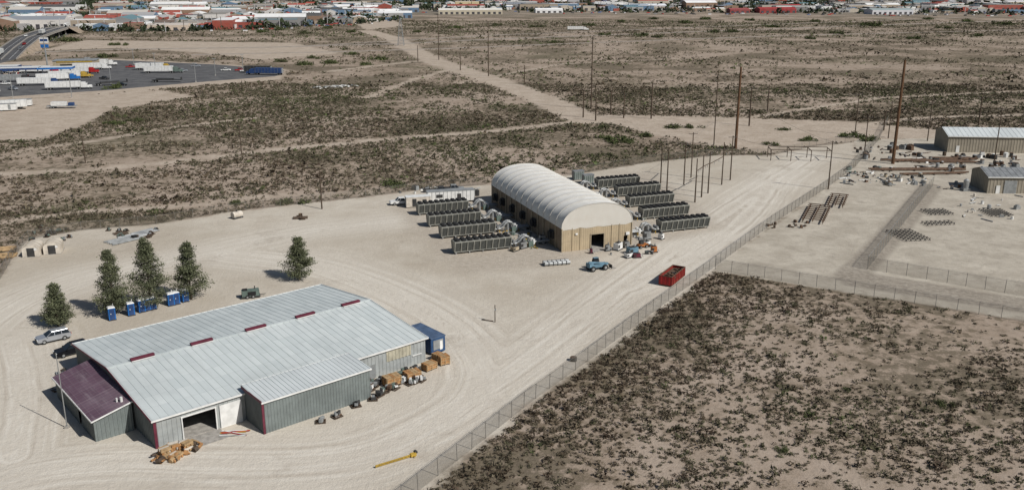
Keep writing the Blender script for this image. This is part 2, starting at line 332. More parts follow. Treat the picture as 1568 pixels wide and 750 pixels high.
# ---------------------------------------------------------------- pine trees
nn=NT("pine_needles"); at=nn.attr("tint"); ri=nn.n.new("ShaderNodeNewGeometry")
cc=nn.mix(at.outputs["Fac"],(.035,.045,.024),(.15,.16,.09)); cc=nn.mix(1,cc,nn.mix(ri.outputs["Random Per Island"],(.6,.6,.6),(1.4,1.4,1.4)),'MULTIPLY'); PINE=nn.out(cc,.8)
def pine(u,v,vt,wpx):
    b=P(u,v); h=HT(b,vt); scl=.959*(v+40)/H; R=wpx/scl/2
    e=group("pine_tree",b); mb=MB(); mb.cyl((0,0,0),(0,0,h*.5),.2,.12,8,'wood'); mb.cyl((0,0,h*.5),(0,0,h*.93),.12,.03,8,'wood')
    Vs=[];T=[]; nb=int(60+h*8); ph=random.uniform(0,6)
    for i in range(nb):
        f=random.random()**1.2*.93; z=h*(.07+f); env=R*min(1,.62+f*2.6)*max(.02,1-f)**.85*1.15; a=i*2.4+random.uniform(-.4,.4)
        rr=env*random.uniform(.6,1.12)*(1+.16*math.sin(a*2+ph+f*7)); tip=np.array([math.cos(a)*rr,math.sin(a)*rr,z+rr*.3])
        if random.random()<.8: mb.cyl((0,0,z-.1),tuple(tip*.9+np.array([0,0,z*.1])),.05,.015,4,'wood')
        tb_=random.uniform(-.25,.2)
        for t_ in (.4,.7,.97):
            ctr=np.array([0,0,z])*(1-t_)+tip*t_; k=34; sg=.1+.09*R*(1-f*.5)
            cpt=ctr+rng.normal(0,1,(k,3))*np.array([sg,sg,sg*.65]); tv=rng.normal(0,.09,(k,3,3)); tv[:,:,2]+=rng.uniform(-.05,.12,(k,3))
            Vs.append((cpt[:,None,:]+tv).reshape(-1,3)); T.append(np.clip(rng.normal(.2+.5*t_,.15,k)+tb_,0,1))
    mb.build("trunk_and_limbs",parent=e)
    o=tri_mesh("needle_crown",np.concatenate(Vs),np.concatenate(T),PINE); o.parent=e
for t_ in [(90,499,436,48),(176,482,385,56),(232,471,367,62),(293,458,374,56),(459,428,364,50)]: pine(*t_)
# ---------------------------------------------------------------- metal building materials
def roofmat(name,a,b,px,py,dirt,streak=.3,seam=.3):
    n=NT(name); o=n.obj(); s_=n.n.new("ShaderNodeSeparateXYZ"); n.put(s_.inputs[0],o)
    fx=n.math('FLOOR',n.math('DIVIDE',s_.outputs[0],px)); fy=n.math('FLOOR',n.math('DIVIDE',s_.outputs[1],py))
    cb=n.n.new("ShaderNodeCombineXYZ"); n.put(cb.inputs[0],fx); n.put(cb.inputs[1],fy); wn=n.n.new("ShaderNodeTexWhiteNoise"); n.put(wn.inputs[0],cb.outputs[0])
    c=n.mix(wn.outputs[0],a,b)
    ly=n.math('FRACT',n.math('DIVIDE',s_.outputs[1],py)); c=n.mix(n.mr(ly,.03,.06,seam,0),c,dirt)
    lx=n.math('FRACT',n.math('DIVIDE',s_.outputs[0],px)); c=n.mix(n.mr(lx,.05,.12,seam*.7,0),c,dirt)
    mp=n.n.new("ShaderNodeMapping"); n.put(mp.inputs[0],o); mp.inputs[3].default_value=(1,.12,1)
    c=n.mix(n.mr(n.noise(mp.outputs[0],1.6,5,.65),.5,.75,0,streak),c,dirt); c=n.mix(n.mr(n.noise(o,.12,4,.6),.45,.7,0,.35),c,dirt)
    return n.out(c,.5,.1)
RF=roofmat("main_roof_metal",(.53,.575,.57),(.61,.65,.64),1.0,2.7,(.39,.42,.415)); RA=roofmat("annex_roof_metal",(.56,.6,.6),(.62,.655,.655),.6,9,(.44,.465,.465))
RP=roofmat("purple_roof_metal",(.105,.062,.085),(.14,.085,.115),.8,3,(.27,.22,.245),.55)
WG=mat("grey_green_siding",(.18,.205,.2),.5,.1,.15,.5,(.135,.148,.142)); WD=mat("shade_tinted_grey_siding",(.11,.125,.125),.55,.1,.2,.5); WL=mat("light_grey_siding",(.35,.37,.365),.5,.1,.15,.6,(.29,.295,.275)); BG=mat("beige_siding",(.4,.375,.29),.6)  # WD: siding darkened, shade of the left-facing walls painted into its colour
# ---------------------------------------------------------------- main warehouse
A0=(-43.0,99.0); RZ=math.radians(40.6); L=39.8; Wd=30.9; EV=3.8; RG=5.4
e=group("metal_warehouse",A0,RZ)
mb=MB(); gz=lambda s_:EV+(RG-EV)*(1-abs(s_-Wd/2)/(Wd/2))
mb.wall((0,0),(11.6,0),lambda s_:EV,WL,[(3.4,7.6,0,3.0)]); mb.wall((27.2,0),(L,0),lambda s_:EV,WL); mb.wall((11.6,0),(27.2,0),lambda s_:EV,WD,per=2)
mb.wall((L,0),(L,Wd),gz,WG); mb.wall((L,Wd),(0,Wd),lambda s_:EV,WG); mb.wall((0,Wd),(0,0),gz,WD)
mb.build("walls",parent=e)
mb=MB(); o_=.35
for y0,y1,z0,z1 in ((-o_,Wd/2,EV+.02,RG),(Wd/2,Wd+o_,RG,EV+.02)):
    mb.quad((-o_,y0,z0),(L+o_,y0,z0),(L+o_,y1,z1),(-o_,y1,z1),RF)
    for i in range(41):
        x_=-.1+i*1.0; mb.beam((x_,y0,z0+.02),(x_,y1,z1+.02),.05,.05,RF)
mb.box((L/2,Wd/2,RG+.04),(L+.7,.5,.06),RF)
for y_ in (-o_,Wd+o_): mb.box((L/2,y_,EV-.03),(L+.7,.1,.22),'white')
for x_ in (-o_,L+o_):
    mb.beam((x_,-o_,EV-.02),(x_,Wd/2,RG-.02),.08,.25,'maroon' if x_<0 else 'white'); mb.beam((x_,Wd/2,RG-.02),(x_,Wd+o_,EV-.02),.08,.25,'maroon' if x_<0 else 'white')
mb.build("roof",parent=e)
mb=MB()
for s_ in (4.4,12.6,20.7,28.7,36.6):
    mb.box((s_,Wd/2,RG+.22),(3.1,.6,.26),'maroon'); mb.box((s_,Wd/2,RG+.4),(3.2,.85,.09),'maroon',0,.98,.4); mb.box((s_,Wd/2,RG+.1),(3.0,.95,.08),'white')
mb.build("ridge_vents",parent=e)
mb=MB(); mb.box((0.1,-.05,1.9),(.35,.12,3.8),'maroon'); mb.box((3.35,-.12,1.5),(.14,.14,3.0),'white'); mb.box((7.65,-.12,1.5),(.14,.14,3.0),'white'); mb.box((5.5,-.12,3.08),(4.5,.16,.16),'white')
mb.box((9.6,-.14,1.55),(2.9,.1,3.1),'white'); mb.box((5.5,-1.5,.03),(5,3,.05),'conc'); mb.box((L/2,Wd/2,.02),(L-.3,Wd-.3,.04),'conc'); mb.build("doors_and_slab",parent=e)
mb=MB(); mb.wall((33,-.09),(37.2,-.09),lambda s_:3.7,BG,per=.6,z0=1.9); mb.box((30.5,-.1,1.1),(1,.1,2.1),'grey'); mb.box((38.2,-.12,1.6),(1.6,.1,.15),'white'); mb.build("patched_siding",parent=e)
mb=MB(); a0,a1,dp,ha=11.6,27.1,5.1,4.35
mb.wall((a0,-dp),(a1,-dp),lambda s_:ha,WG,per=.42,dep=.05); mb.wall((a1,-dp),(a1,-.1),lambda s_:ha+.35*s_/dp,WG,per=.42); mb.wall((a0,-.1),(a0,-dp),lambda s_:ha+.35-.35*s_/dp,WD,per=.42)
mb.box((a0+.02,-dp-.05,ha/2),(.3,.12,ha),'maroon'); mb.build("annex_walls",parent=e)
mb=MB(); mb.quad((a0-.2,-dp-.25,ha+.03),(a1+.2,-dp-.25,ha+.03),(a1+.2,.4,ha+.42),(a0-.2,.4,ha+.42),RA)
for i in range(27): mb.beam((a0-.1+i*.6,-dp-.25,ha+.05),(a0-.1+i*.6,.4,ha+.44),.06,.06,RA)
mb.box(((a0+a1)/2,-dp-.27,ha-.05),(a1-a0+.4,.08,.2),'white'); mb.box(((a0+a1)/2,.42,ha+.2),(a1-a0+.4,.06,.5),'white'); mb.box((a0-.2,-dp/2,ha+.1),(.08,dp+.6,.35),'maroon')
mb.build("annex_roof",parent=e)
mb=MB(); x0,x1,y0,y1=-5.0,-.35,6.5,22.8
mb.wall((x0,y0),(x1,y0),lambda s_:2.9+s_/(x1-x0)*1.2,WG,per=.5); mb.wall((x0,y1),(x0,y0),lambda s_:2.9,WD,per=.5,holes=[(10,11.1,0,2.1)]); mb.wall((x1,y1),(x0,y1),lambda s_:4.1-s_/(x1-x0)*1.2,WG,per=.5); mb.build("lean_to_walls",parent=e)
mb=MB(); mb.quad((x0-.3,y0-.3,2.9),(x1+.3,y0-.3,4.15),(x1+.3,y1+.3,4.15),(x0-.3,y1+.3,2.9),RP); mb.box((x0-.3,(y0+y1)/2,2.83),(.1,y1-y0+.6,.2),'white'); mb.beam((x0-.3,y0-.32,2.83),(x1+.3,y0-.32,4.08),.06,.18,'white')
for i in range(21): mb.beam((x0-.3,y0+i*.8,2.92),(x1+.3,y0+i*.8,4.17),.05,.05,RP)
mb.cyl((-1.2,7.4,3.8),(-1.2,7.4,4.5),.18,.18,8,'white'); mb.cyl((-1.6,7.9,3.7),(-1.6,7.9,4.3),.12,.12,8,'white'); mb.build("lean_to_roof",parent=e)
def wl(x_,y_,z_=0):
    return (A0[0]+x_*math.cos(RZ)-y_*math.sin(RZ),A0[1]+x_*math.sin(RZ)+y_*math.cos(RZ),z_)
# ---------------------------------------------------------------- arched fabric building
B0=P(861,386); BR=math.radians(20.5); BW=15.8; BL=43.5; BE=4.9; BH=9.7
e=group("arched_fabric_building",B0,BR)
n=NT("white_fabric"); o=n.obj(); s_=n.n.new("ShaderNodeSeparateXYZ"); n.put(s_.inputs[0],o)
fr=n.math('FRACT',n.math('DIVIDE',s_.outputs[1],BL/13)); c=n.mix(n.mr(n.noise(o,.5,5,.6),.3,.7),(.64,.625,.58),(.72,.71,.67))
c=n.mix(n.math('MULTIPLY',n.mr(n.math('ABSOLUTE',n.math('SUBTRACT',fr,.5)),.44,.49),.6),c,(.43,.4,.35))
mp=n.n.new("ShaderNodeMapping"); n.put(mp.inputs[0],o); mp.inputs[3].default_value=(.25,1,.25)
c=n.mix(n.mr(n.noise(mp.outputs[0],1.6,6,.7),.5,.72,0,.5),c,(.5,.46,.4)); FAB=n.out(c,.55)
TN=mat("tan_siding",(.41,.33,.22),.6,0,.12,.4,(.36,.29,.2)); TS=mat("shade_tinted_tan_siding",(.22,.17,.12),.6,0,.2,.4)  # TS: tan siding taken down to brown, side-wall shade baked into the colour
def prof(t_):
    a=math.pi*(1-t_); cx_=math.cos(a); sx=math.sin(a); k=.88
    return (BW/2+(BW/2+.2)*math.copysign(abs(cx_)**k,cx_), BE+(BH-BE)*abs(sx)**.9)
mb=MB(); nb=13; sub=4; np_=24; vs=[]; rows=nb*sub+1
for j in range(rows):
    fy=j/(rows-1)*BL; sag=.16*math.sin(math.pi*((j%sub)/sub)) if 0<j<rows-1 else 0
    for k in range(np_+1):
        x_,z_=prof(k/np_); f_=1-sag/8*(1 if 0<k<np_ else 0); vs.append((BW/2+(x_-BW/2)*f_,fy,BE+(z_-BE)*(1-sag/5)))
fs=[(j*(np_+1)+k,j*(np_+1)+k+1,(j+1)*(np_+1)+k+1,(j+1)*(np_+1)+k) for j in range(rows-1) for k in range(np_)]
mb.add(vs,fs,FAB)
mb.build("fabric_roof",parent=e,smooth=True)
mb=MB()
for j in range(nb+1):
    yb=j*BL/nb
    for k in range(np_):
        a_=prof(k/np_); b_=prof((k+1)/np_); mb.beam((a_[0],yb,a_[1]+.02),(b_[0],yb,b_[1]+.02),.14,.08,FAB)
mb.build("roof_ribs",parent=e)
mb=MB()
for yb,sg in ((0.02,1),(BL-.02,-1)):
    pts=[(prof(k/np_)[0],yb,prof(k/np_)[1]) for k in range(np_+1)]
    base=[(BW*k/12,yb,BE-.35+.35*abs(math.sin(k*1.7))*(.3 if k%3 else 1)) for k in range(12,-1,-1)]
    allp=pts+base; mb.add(allp,[tuple(range(len(allp)))],FAB)
mb.build("fabric_gable_ends",parent=e)
mb=MB(); zt=lambda s_:BE-.02
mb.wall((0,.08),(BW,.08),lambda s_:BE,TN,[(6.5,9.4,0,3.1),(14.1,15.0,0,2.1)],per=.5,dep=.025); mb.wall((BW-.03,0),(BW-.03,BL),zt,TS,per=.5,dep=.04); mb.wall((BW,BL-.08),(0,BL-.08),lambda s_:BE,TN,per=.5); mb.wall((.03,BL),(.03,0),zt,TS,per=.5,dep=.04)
mb.build("walls",parent=e)
mb=MB()
for j in range(nb+1): mb.box((-.12,j*BL/nb,BE/2),(.2,.2,BE),'tan'); mb.box((BW+.12,j*BL/nb,BE/2),(.2,.2,BE),'tan')
mb.box((6.4,-.02,1.55),(.2,.12,3.2),'tan'); mb.box((9.5,-.02,1.55),(.2,.12,3.2),'tan'); mb.box((7.95,-.02,3.2),(3.3,.12,.2),'tan')
for x_ in (2.2,4.0,11.2,13): mb.box((x_,-.01,BE/2),(.1,.08,BE),TN)
mb.build("frame_trim",parent=e)
mb=MB()
for j in (1.5,4.5,6.5,8.5,10.5,12):
    yb=j*BL/nb; mb.box((-.35,yb,2.6),(.5,1.7,1.7),'dark'); mb.cyl((-.55,yb,2.6),(-.95,yb,2.6),.75,.85,14,'black')
mb.box((3.1,-.1,3.6),(.5,.2,.3),'white'); mb.box((14.9,-.1,2.6),(.8,.25,.6),'white'); mb.build("wall_fans",parent=e)
mb=MB(); mb.box((8,-1.2,.03),(5,2.4,.06),'conc'); mb.box((BW/2,BL/2,.02),(BW-.4,BL-.6,.04),'conc'); mb.build("slab",parent=e)
COIL=mat("cooler_coil",(.09,.095,.09),.6,.3,.3,3); CF=mat("cooler_frame",(.28,.28,.25),.5,.2)
def cooler(p,rz,Lc=12.2,pipes=0):
    mb=MB(); nbay=9; wb,wt=.75,1.3; zb,zt_=.55,2.55
    for sg in (-1,1): mb.quad((0,sg*wb,zb),(Lc,sg*wb,zb),(Lc,sg*wt,zt_),(0,sg*wt,zt_),COIL)
    for x_ in (0,Lc): mb.add([(x_,-wb,zb),(x_,wb,zb),(x_,wt,zt_),(x_,-wt,zt_)],[(0,1,2,3)],CF)
    mb.box((Lc/2,0,zb-.05),(Lc,2*wb+.2,.14),CF); mb.box((Lc/2,0,zt_+.1),(Lc+.1,2*wt+.1,.22),CF)
    for i in range(nbay+1):
        x_=i*Lc/nbay
        for sg in (-1,1): mb.beam((x_,sg*(wb+.05),zb),(x_,sg*(wt+.06),zt_),.2,.14,CF)
    for i in range(5):
        x_=.3+i*(Lc-.6)/4; mb.box((x_,-wb,.25),(.18,.18,.5),'steel'); mb.box((x_,wb,.25),(.18,.18,.5),'steel')
    for i in range(nbay):
        for sg in (-.62,.62):
            x_=(i+.5)*Lc/nbay; mb.cyl((x_,sg,zt_+.2),(x_,sg,zt_+.55),.56,.5,12,'black'); mb.cyl((x_,sg,zt_+.5),(x_,sg,zt_+.62),.16,.16,6,'dark')
    mb.build("air_cooler_unit",p,rz)
def ducts(p,rz,Ld):
    mb=MB()
    for yo in (-.55,.55):
        mb.tube([(0,yo,1.0),(1.2,yo,1.0),(1.9,yo,1.4),(2.3,yo,2.0),(3.0,yo,2.4),(3.8,yo,2.2),(4.2,yo,1.5),(4.3,yo,.9),(Ld,yo,.9)],.24,'steel')
        mb.cyl((2.9,yo,.1),(2.9,yo,2.0),.3,.3,10,'steel'); mb.cyl((5.0,yo,.4),(5.0,yo,1.5),.35,.35,10,'white')
    for x_ in (1,3.6,5.4): mb.box((x_,0,.4),(.12,1.6,.12),'yellow'); mb.box((x_,.75,.35),(.1,.1,.7),'yellow'); mb.box((x_,-.75,.35),(.1,.1,.7),'yellow')
    mb.cyl((.6,-.9,1.4),(.6,.9,1.4),.3,.3,10,'steel'); mb.box((4.2,-1.1,.6),(1,.5,1.2),'teal'); mb.build("cooling_pipework",p,rz)
for u,v in ((694,391),(674,367),(655,349),(639,331)):
    q=P(u,v); q=(q[0],q[1]+1.2); cooler(q,BR); dx=q[0]+12.4*math.cos(BR); dy=q[1]+12.4*math.sin(BR)
    rel=((dx-B0[0])*math.cos(BR)+(dy-B0[1])*math.sin(BR)); ducts((dx,dy),BR,max(5.6,-rel-.2))
for u,v in ((1010,358),(982,338),(962,319),(944,303),(914,291)):
    q=P(u,v); q=(q[0],q[1]+1.2); cooler(q,BR); rel=((q[0]-B0[0])*math.cos(BR)+(q[1]-B0[1])*math.sin(BR))-BW
    ducts((q[0]-.2,q[1]),BR+math.pi,max(4.6,rel-.3))
# ---------------------------------------------------------------- poles
def pole(u,v,vt,arm=0,m='wood',r=.17,rz=.3):
    b=P(u,v); h=HT(b,vt); mb=MB(); mb.cyl((0,0,0),(0,0,h),r,r*.65,8,m)
    for i in range(arm):
        z=h-.4-i*1.1; mb.beam((-1.3,.15,z),(1.3,.15,z),.1,.12,'wood')
        for x_ in (-1.2,0.3,1.2): mb.cyl((x_,.15,z+.05),(x_,.15,z+.3),.06,.04,6,'grey')
        mb.beam((-.8,.12,z),(0,.1,z-.6),.04,.04,'steel'); mb.beam((.8,.12,z),(0,.1,z-.6),.04,.04,'steel')
    mb.build("utility_pole" if m=='wood' else "steel_transmission_pole",b,rz); return b,h
pl=[(493,320,262,0),(672,92,22,1),(748,117,33,1),(905,167,57,1),(893,180,140,0),(912,185,150,0),(955,181,142,1),(997,182,128,1),(935,176,138,0),(803,130,100,0),(1093,222,113,1),(1147,193,133,1),(1309,207,142,1),(1323,240,178,1),(1360,212,155,1),(1420,216,155,1),(1522,250,165,1),(1498,193,148,1),
 (1011,290,226,0),(1021,292,226,0),(1047,283,218,1),(1058,272,203,1),(1064,310,243,0),(1074,302,238,0),(1084,296,232,1),(1105,283,218,0),(1118,276,208,1),(1268,290,216,1),(370,236,190,0),(131,250,208,0),(705,108,80,0),(640,95,70,0),(1175,170,130,0),(1353,200,170,0)]
for u,v,vt,a in pl: pole(u,v,vt,a,rz=random.uniform(-.4,.8),r=.19 if v>200 else .3)
pole(1126,229,103,0,M['brownst'],.5); pole(1367,251,92,0,M['brownst'],.5)
b=P(103,655); h=HT(b,540); mb=MB(); mb.cyl((0,0,0),(0,0,h),.08,.05,6,'steel'); mb.cyl((0,0,h*.75),(.5,0,h*.75),.03,.03,5,'steel'); mb.box((0,0,.15),(.5,.5,.3),'conc'); mb.build("antenna_mast",b)
b=P(758,493); mb=MB(); mb.cyl((0,0,0),(0,0,3.0),.09,.08,6,'wood'); mb.box((.05,0,2.2),(.25,.2,.4),'grey'); mb.cyl((-2.2,.9,.12),(-.3,.2,.1),.08,.08,6,'wood'); mb.build("meter_post",b)
mb=MB()
pairs=[((1011,290),(1021,292),8.2),((1047,283),(1058,272),9),((1064,310),(1074,302),8),((1074,302),(1084,296),8),((1105,283),(1118,276),8.6),((1021,292),(1047,283),8.3),((1084,296),(1105,283),7.8)]
for a_,b_,z_ in pairs: mb.beam((*P(*a_),z_),(*P(*b_),z_),.14,.16,'wood')
for a_,b_,z_ in pairs:
    for k in range(1,3):
        xa=np.array(P(*a_))*(1-k/3)+np.array(P(*b_))*k/3; mb.cyl((xa[0],xa[1],z_-.8),(xa[0],xa[1],z_),.06,.06,5,'grey')
mb.build("substation_gantry")
def wire(a_,b_,sag):
    pts=[]
    for i in range(13):
        t=i/12; pts.append(tuple(Vector(a_)*(1-t)+Vector(b_)*t-Vector((0,0,sag*4*t*(1-t)))))
    return pts
mb=MB()
def top(u,v,vt): q=P(u,v); return (*q,HT(q,vt)-.3)
chain=[(672,92,22),(748,117,33),(905,167,57),(1093,222,113),(1268,290,216)]
for a_,b_ in zip(chain[:-1],chain[1:]): mb.tube(wire(top(*a_),top(*b_),2.5),.03,'dark',3)
for a_,b_ in [((1058,272,203),(1147,193,133)),((1147,193,133),(1309,207,142)),((1309,207,142),(1420,216,155)),((1126,229,105),(1367,251,95)),((1118,276,208),(1268,290,216)),((1323,240,178),(1522,250,165)),((997,182,128),(1093,222,113))]:
    mb.tube(wire(top(*a_),top(*b_),2),.03,'dark',3)
mb.build("power_lines")
def lattice(u,v,vt,wb=5):
    b=P(u,v); h=HT(b,vt); mb=MB(); n_=8
    for i in range(n_):
        w0=wb/2*(1-i/n_*.8); w1=wb/2*(1-(i+1)/n_*.8); z0=h*i/n_; z1=h*(i+1)/n_
        cs=[(-1,-1),(1,-1),(1,1),(-1,1)]
        for k in range(4):
            a_,b_=cs[k],cs[(k+1)%4]; mb.beam((a_[0]*w0,a_[1]*w0,z0),(a_[0]*w1,a_[1]*w1,z1),.25,.25,'steel'); mb.beam((a_[0]*w0,a_[1]*w0,z0),(b_[0]*w1,b_[1]*w1,z1),.15,.15,'steel'); mb.beam((a_[0]*w1,a_[1]*w1,z1),(b_[0]*w1,b_[1]*w1,z1),.15,.15,'steel')
    mb.build("lattice_tower",b)
lattice(614,70,30)
# ---------------------------------------------------------------- fences
fm=bpy.data.materials.new("chain_link"); fm.use_nodes=True; t_=fm.node_tree; t_.nodes.clear()
oo=t_.nodes.new("ShaderNodeOutputMaterial"); mx=t_.nodes.new("ShaderNodeMixShader"); tr=t_.nodes.new("ShaderNodeBsdfTransparent"); df=t_.nodes.new("ShaderNodeBsdfDiffuse"); df.inputs[0].default_value=(.15,.135,.11,1)
nz=t_.nodes.new("ShaderNodeTexNoise"); nz.inputs["Scale"].default_value=.3; mr_=t_.nodes.new("ShaderNodeMapRange"); mr_.inputs[3].default_value=.12; mr_.inputs[4].default_value=.36
tcn=t_.nodes.new("ShaderNodeTexCoord"); t_.links.new(tcn.outputs["Object"],nz.inputs["Vector"])
t_.links.new(nz.outputs[0],mr_.inputs[0]); t_.links.new(mr_.outputs[0],mx.inputs[0]); t_.links.new(tr.outputs[0],mx.inputs[1]); t_.links.new(df.outputs[0],mx.inputs[2]); t_.links.new(mx.outputs[0],oo.inputs[0])
def fence(px,h=2.2,sp=3.0,m='post',name="chain_link_fence",mesh=True,pr=.045):
    mb=MB(); w_=[P(*p) for p in px]
    for a_,b_ in zip(w_[:-1],w_[1:]):
        d=math.dist(a_,b_); k=max(1,int(d/sp))
        for i in range(k):
            t=i/k; x_,y_=a_[0]+(b_[0]-a_[0])*t,a_[1]+(b_[1]-a_[1])*t; lx,ly=random.uniform(-.08,.08),random.uniform(-.08,.08)
            mb.cyl((x_,y_,0),(x_+lx,y_+ly,h+.1),pr,pr,5,m)
        mb.beam((*a_,h),(*b_,h),.03,.03,m); mb.beam((*a_,h+.2),(*b_,h+.2),.02,.02,m)
        if mesh: mb.quad((*a_,.03),(*b_,.03),(*b_,h),(*a_,h),fm)
    mb.build(name)
fence(FENCE_MAIN,2.2); fence([(1095,413),(1250,439),(1400,465),(1568,493),(1800,532)],2.2)
fence([(1328,412),(1430,283)],2.6,m='steel'); fence([(1328,412),(1450,433),(1600,459),(1800,495)],2.4)
fence([(-300,470),(0,428),(20,394),(44,367),(125,353),(240,343),(350,325),(480,310),(560,302),(640,291),(745,283)],1.9,3.5)
fence([(875,268),(1000,248),(1100,238),(1180,238),(1250,224),(1308,218)],2,4); fence([(1310,255),(1345,215),(1360,185)],2,4)
# ---------------------------------------------------------------- vehicles
def wheels(mb,xs,hw,r,w_=.26):
    for x_ in xs:
        for sg in (-1,1): mb.cyl((x_,sg*(hw-w_),r),(x_,sg*(hw+.02),r),r,r,16,'black'); mb.cyl((x_,sg*hw,r),(x_,sg*(hw+.04),r),r*.55,r*.5,10,'steel')
def suv(p,rz,m,name="parked_suv"):
    mb=MB(); hw=.97
    pr=[(-2.45,.45),(-2.5,.75),(-2.42,1.08),(-1.2,1.15),(.9,1.12),(1.2,1.08),(2.2,.98),(2.42,.85),(2.48,.55),(2.35,.38),(-2.3,.38)]
    mb.prism(pr,-hw,hw,m,.04)
    b=[(-2.38,1.08),(1.15,1.08)]; t=[(-2.05,1.72),(.25,1.72)]; wb,wt=.9,.68
    V=[(b[0][0],-wb,1.08),(b[1][0],-wb,1.08),(b[1][0],wb,1.08),(b[0][0],wb,1.08),(t[0][0],-wt,1.66),(t[1][0],-wt,1.66),(t[1][0],wt,1.66),(t[0][0],wt,1.66)]
    mb.add(V,[(0,1,5,4),(1,2,6,5),(2,3,7,6),(3,0,4,7)],'glass')
    mb.box((-.9,0,1.7),(2.4,1.42,.1),m,0,.94,.9)
    for xb,xt in ((-2.36,-2.03),(-1.15,-1.1),(-.1,-.15),(1.13,.23)):
        for sg in (-1,1): mb.beam((xb,sg*.92,1.08),(xt,sg*.7,1.68),.09,.05,m)
    for sg in (-1,1): mb.beam((-1.9,sg*.6,1.8),(.1,sg*.6,1.8),.05,.05,'dark'); mb.box((.95,sg*1.03,1.15),(.18,.2,.14),m); mb.box((2.4,sg*.7,.82),(.12,.4,.14),'white'); mb.box((-2.48,sg*.8,.95),(.06,.2,.3),'red2')
    mb.box((2.46,0,.62),(.08,1.1,.3),'dark'); mb.box((0,0,.33),(4.6,1.8,.15),'dark'); wheels(mb,(-1.45,1.5),.95,.38)
    mb.build(name,p,rz)
def pickup(p,rz,m,name="pickup_truck"):
    mb=MB(); hw=.98
    pr=[(-2.8,.5),(-2.85,1.05),(-.9,1.1),(1.3,1.12),(2.6,1.02),(2.8,.85),(2.8,.5),(-2.7,.45)]; mb.prism(pr,-hw,hw,m,.03)
    mb.box((-1.85,0,1.12),(1.75,1.6,.04),'dark')
    V=[(-.95,-.9,1.1),(1.35,-.9,1.1),(1.35,.9,1.1),(-.95,.9,1.1),(-.8,-.7,1.78),(.6,-.7,1.78),(.6,.7,1.78),(-.8,.7,1.78)]
    mb.add(V,[(0,1,5,4),(1,2,6,5),(2,3,7,6),(3,0,4,7)],'glass'); mb.box((-.1,0,1.82),(1.5,1.45,.1),m,0,.92,.92)
    for x_,x2 in ((-.93,-.8),(.25,.1),(1.33,.58)):
        for sg in (-1,1): mb.beam((x_,sg*.92,1.1),(x2,sg*.71,1.8),.08,.05,m)
    wheels(mb,(-1.7,1.75),.96,.42); mb.build(name,p,rz)
def semi(p,rz,cab,trl,name="semi_truck",cabon=True,flat=False):
    mb=MB()
    if flat: mb.box((-2,0,1.25),(15.5,2.55,.3),trl); mb.box((5.5,0,2),(.2,2.4,1.3),trl); mb.box((-3,0,1.7),(9,2.1,.6),'dark')
    else:
        mb.box((-2,0,2.6),(16,2.6,2.8),trl); mb.box((-2,0,1.13),(15.5,1.2,.16),'dark'); mb.box((-10.03,0,2.6),(.06,2.3,2.6),'grey')
        for i in range(9): mb.box((-9.6+i*1.9,0,2.6),(.06,2.66,2.8),'grey')
    wheels(mb,(-8.9,-7.6),1.25,.52,.5)
    if cabon:
        wheels(mb,(4.6,5.9,10.3),1.22,.52,.4); mb.box((7.5,0,.85),(7,1.0,.3),'dark'); mb.box((7.3,0,2.2),(2.2,2.4,2.6),cab,0,.92,.92); mb.box((8.9,0,1.9),(1.3,2.3,1.9),cab,0,.8,.9); mb.box((9.4,0,2.45),(.5,2.0,.7),'glass',0,.5,.9)
        mb.box((10.4,0,1.4),(2.0,1.7,1.2),cab,0,.8,.85); mb.box((11.45,0,.8),(.2,2.3,.4),'steel'); mb.cyl((6.1,1.1,1),(6.1,1.1,3.9),.1,.1,6,'steel')
    mb.build(name,p,rz)
suv(P(82,521),RZ-.02+math.pi,'silver'); suv(P(111,541),RZ+.02+math.pi,'bcar')
pickup(P(614,313),.3+math.pi,'white'); pickup(P(676,296),.2,'dark'); pickup(P(695,293),.2,'grey')
for a_ in [(60,131,.2,'navy','white',True,False),(104,137,.25,'white','white',True,False),(120,113,.15,'red2','white',True,False),(88,124,.4,'blue','white',True,False),(249,112,.12,'teal','white',True,False),(235,107,.15,'yellow','white',True,False),(262,126,.05,'dark','dark',False,True),(390,112,3.05,'red2','dark',False,False),(407,115,3.0,'navy','navy',True,False),(140,107,.2,'white','white',True,False),(150,101,.2,'white','white',True,False),(32,112,.3,'white','navy',True,False),(884,47,.0,'white','white',True,False),(18,168,.35,'white','white',False,False),(178,130,.6,'dark','dark',False,True),(60,112,.2,'red2','white',True,False),(15,126,.3,'dark','grey',True,False),(106,120,.3,'yellow','white',True,False)]:
    semi(P(a_[0],a_[1]),a_[2],a_[3],a_[4],cabon=a_[5],flat=a_[6],name="semi_truck" if a_[5] else "semi_trailer")
for u,v,c_ in ((346,109,'white'),(367,109,'red2'),(186,132,'bcar'),(135,118,'yellow'),(44,112,'white'),(375,110,'white'),(300,103,'silver'),(20,138,'silver'),(8,130,'white'),(200,104,'red2'),(215,101,'white'),(280,110,'silver'),(160,122,'dark')): pickup(P(u,v),random.uniform(-.5,.5),c_)
for u,v in ((18,166),(32,163),(8,170)):
    mb=MB(); mb.box((0,0,1.7),(9,2.6,2.5),'white'); mb.box((0,0,3),(9.2,2.8,.12),'grey'); wheels(mb,(-2,-1),1.2,.4); mb.box((2,-1.32,1.7),(1,.06,2),'grey'); mb.box((5,0,.5),(1.5,.3,.1),'dark'); mb.build("office_trailer",P(u,v),.3)
mb=MB(); mb.box((0,0,1),(12,2.6,.3),'grey'); mb.box((-1,0,2),(6,2.4,1.6),'white'); mb.box((4,0,1.8),(2,2.2,1.2),'navy'); wheels(mb,(-4,-3),1.2,.45); mb.build("utility_trailer",P(95,166),.1)
hp=[(2,92,0),(22,81,3),(45,70,6),(68,61,6.3),(90,53,6),(112,46,3),(135,38,0)]
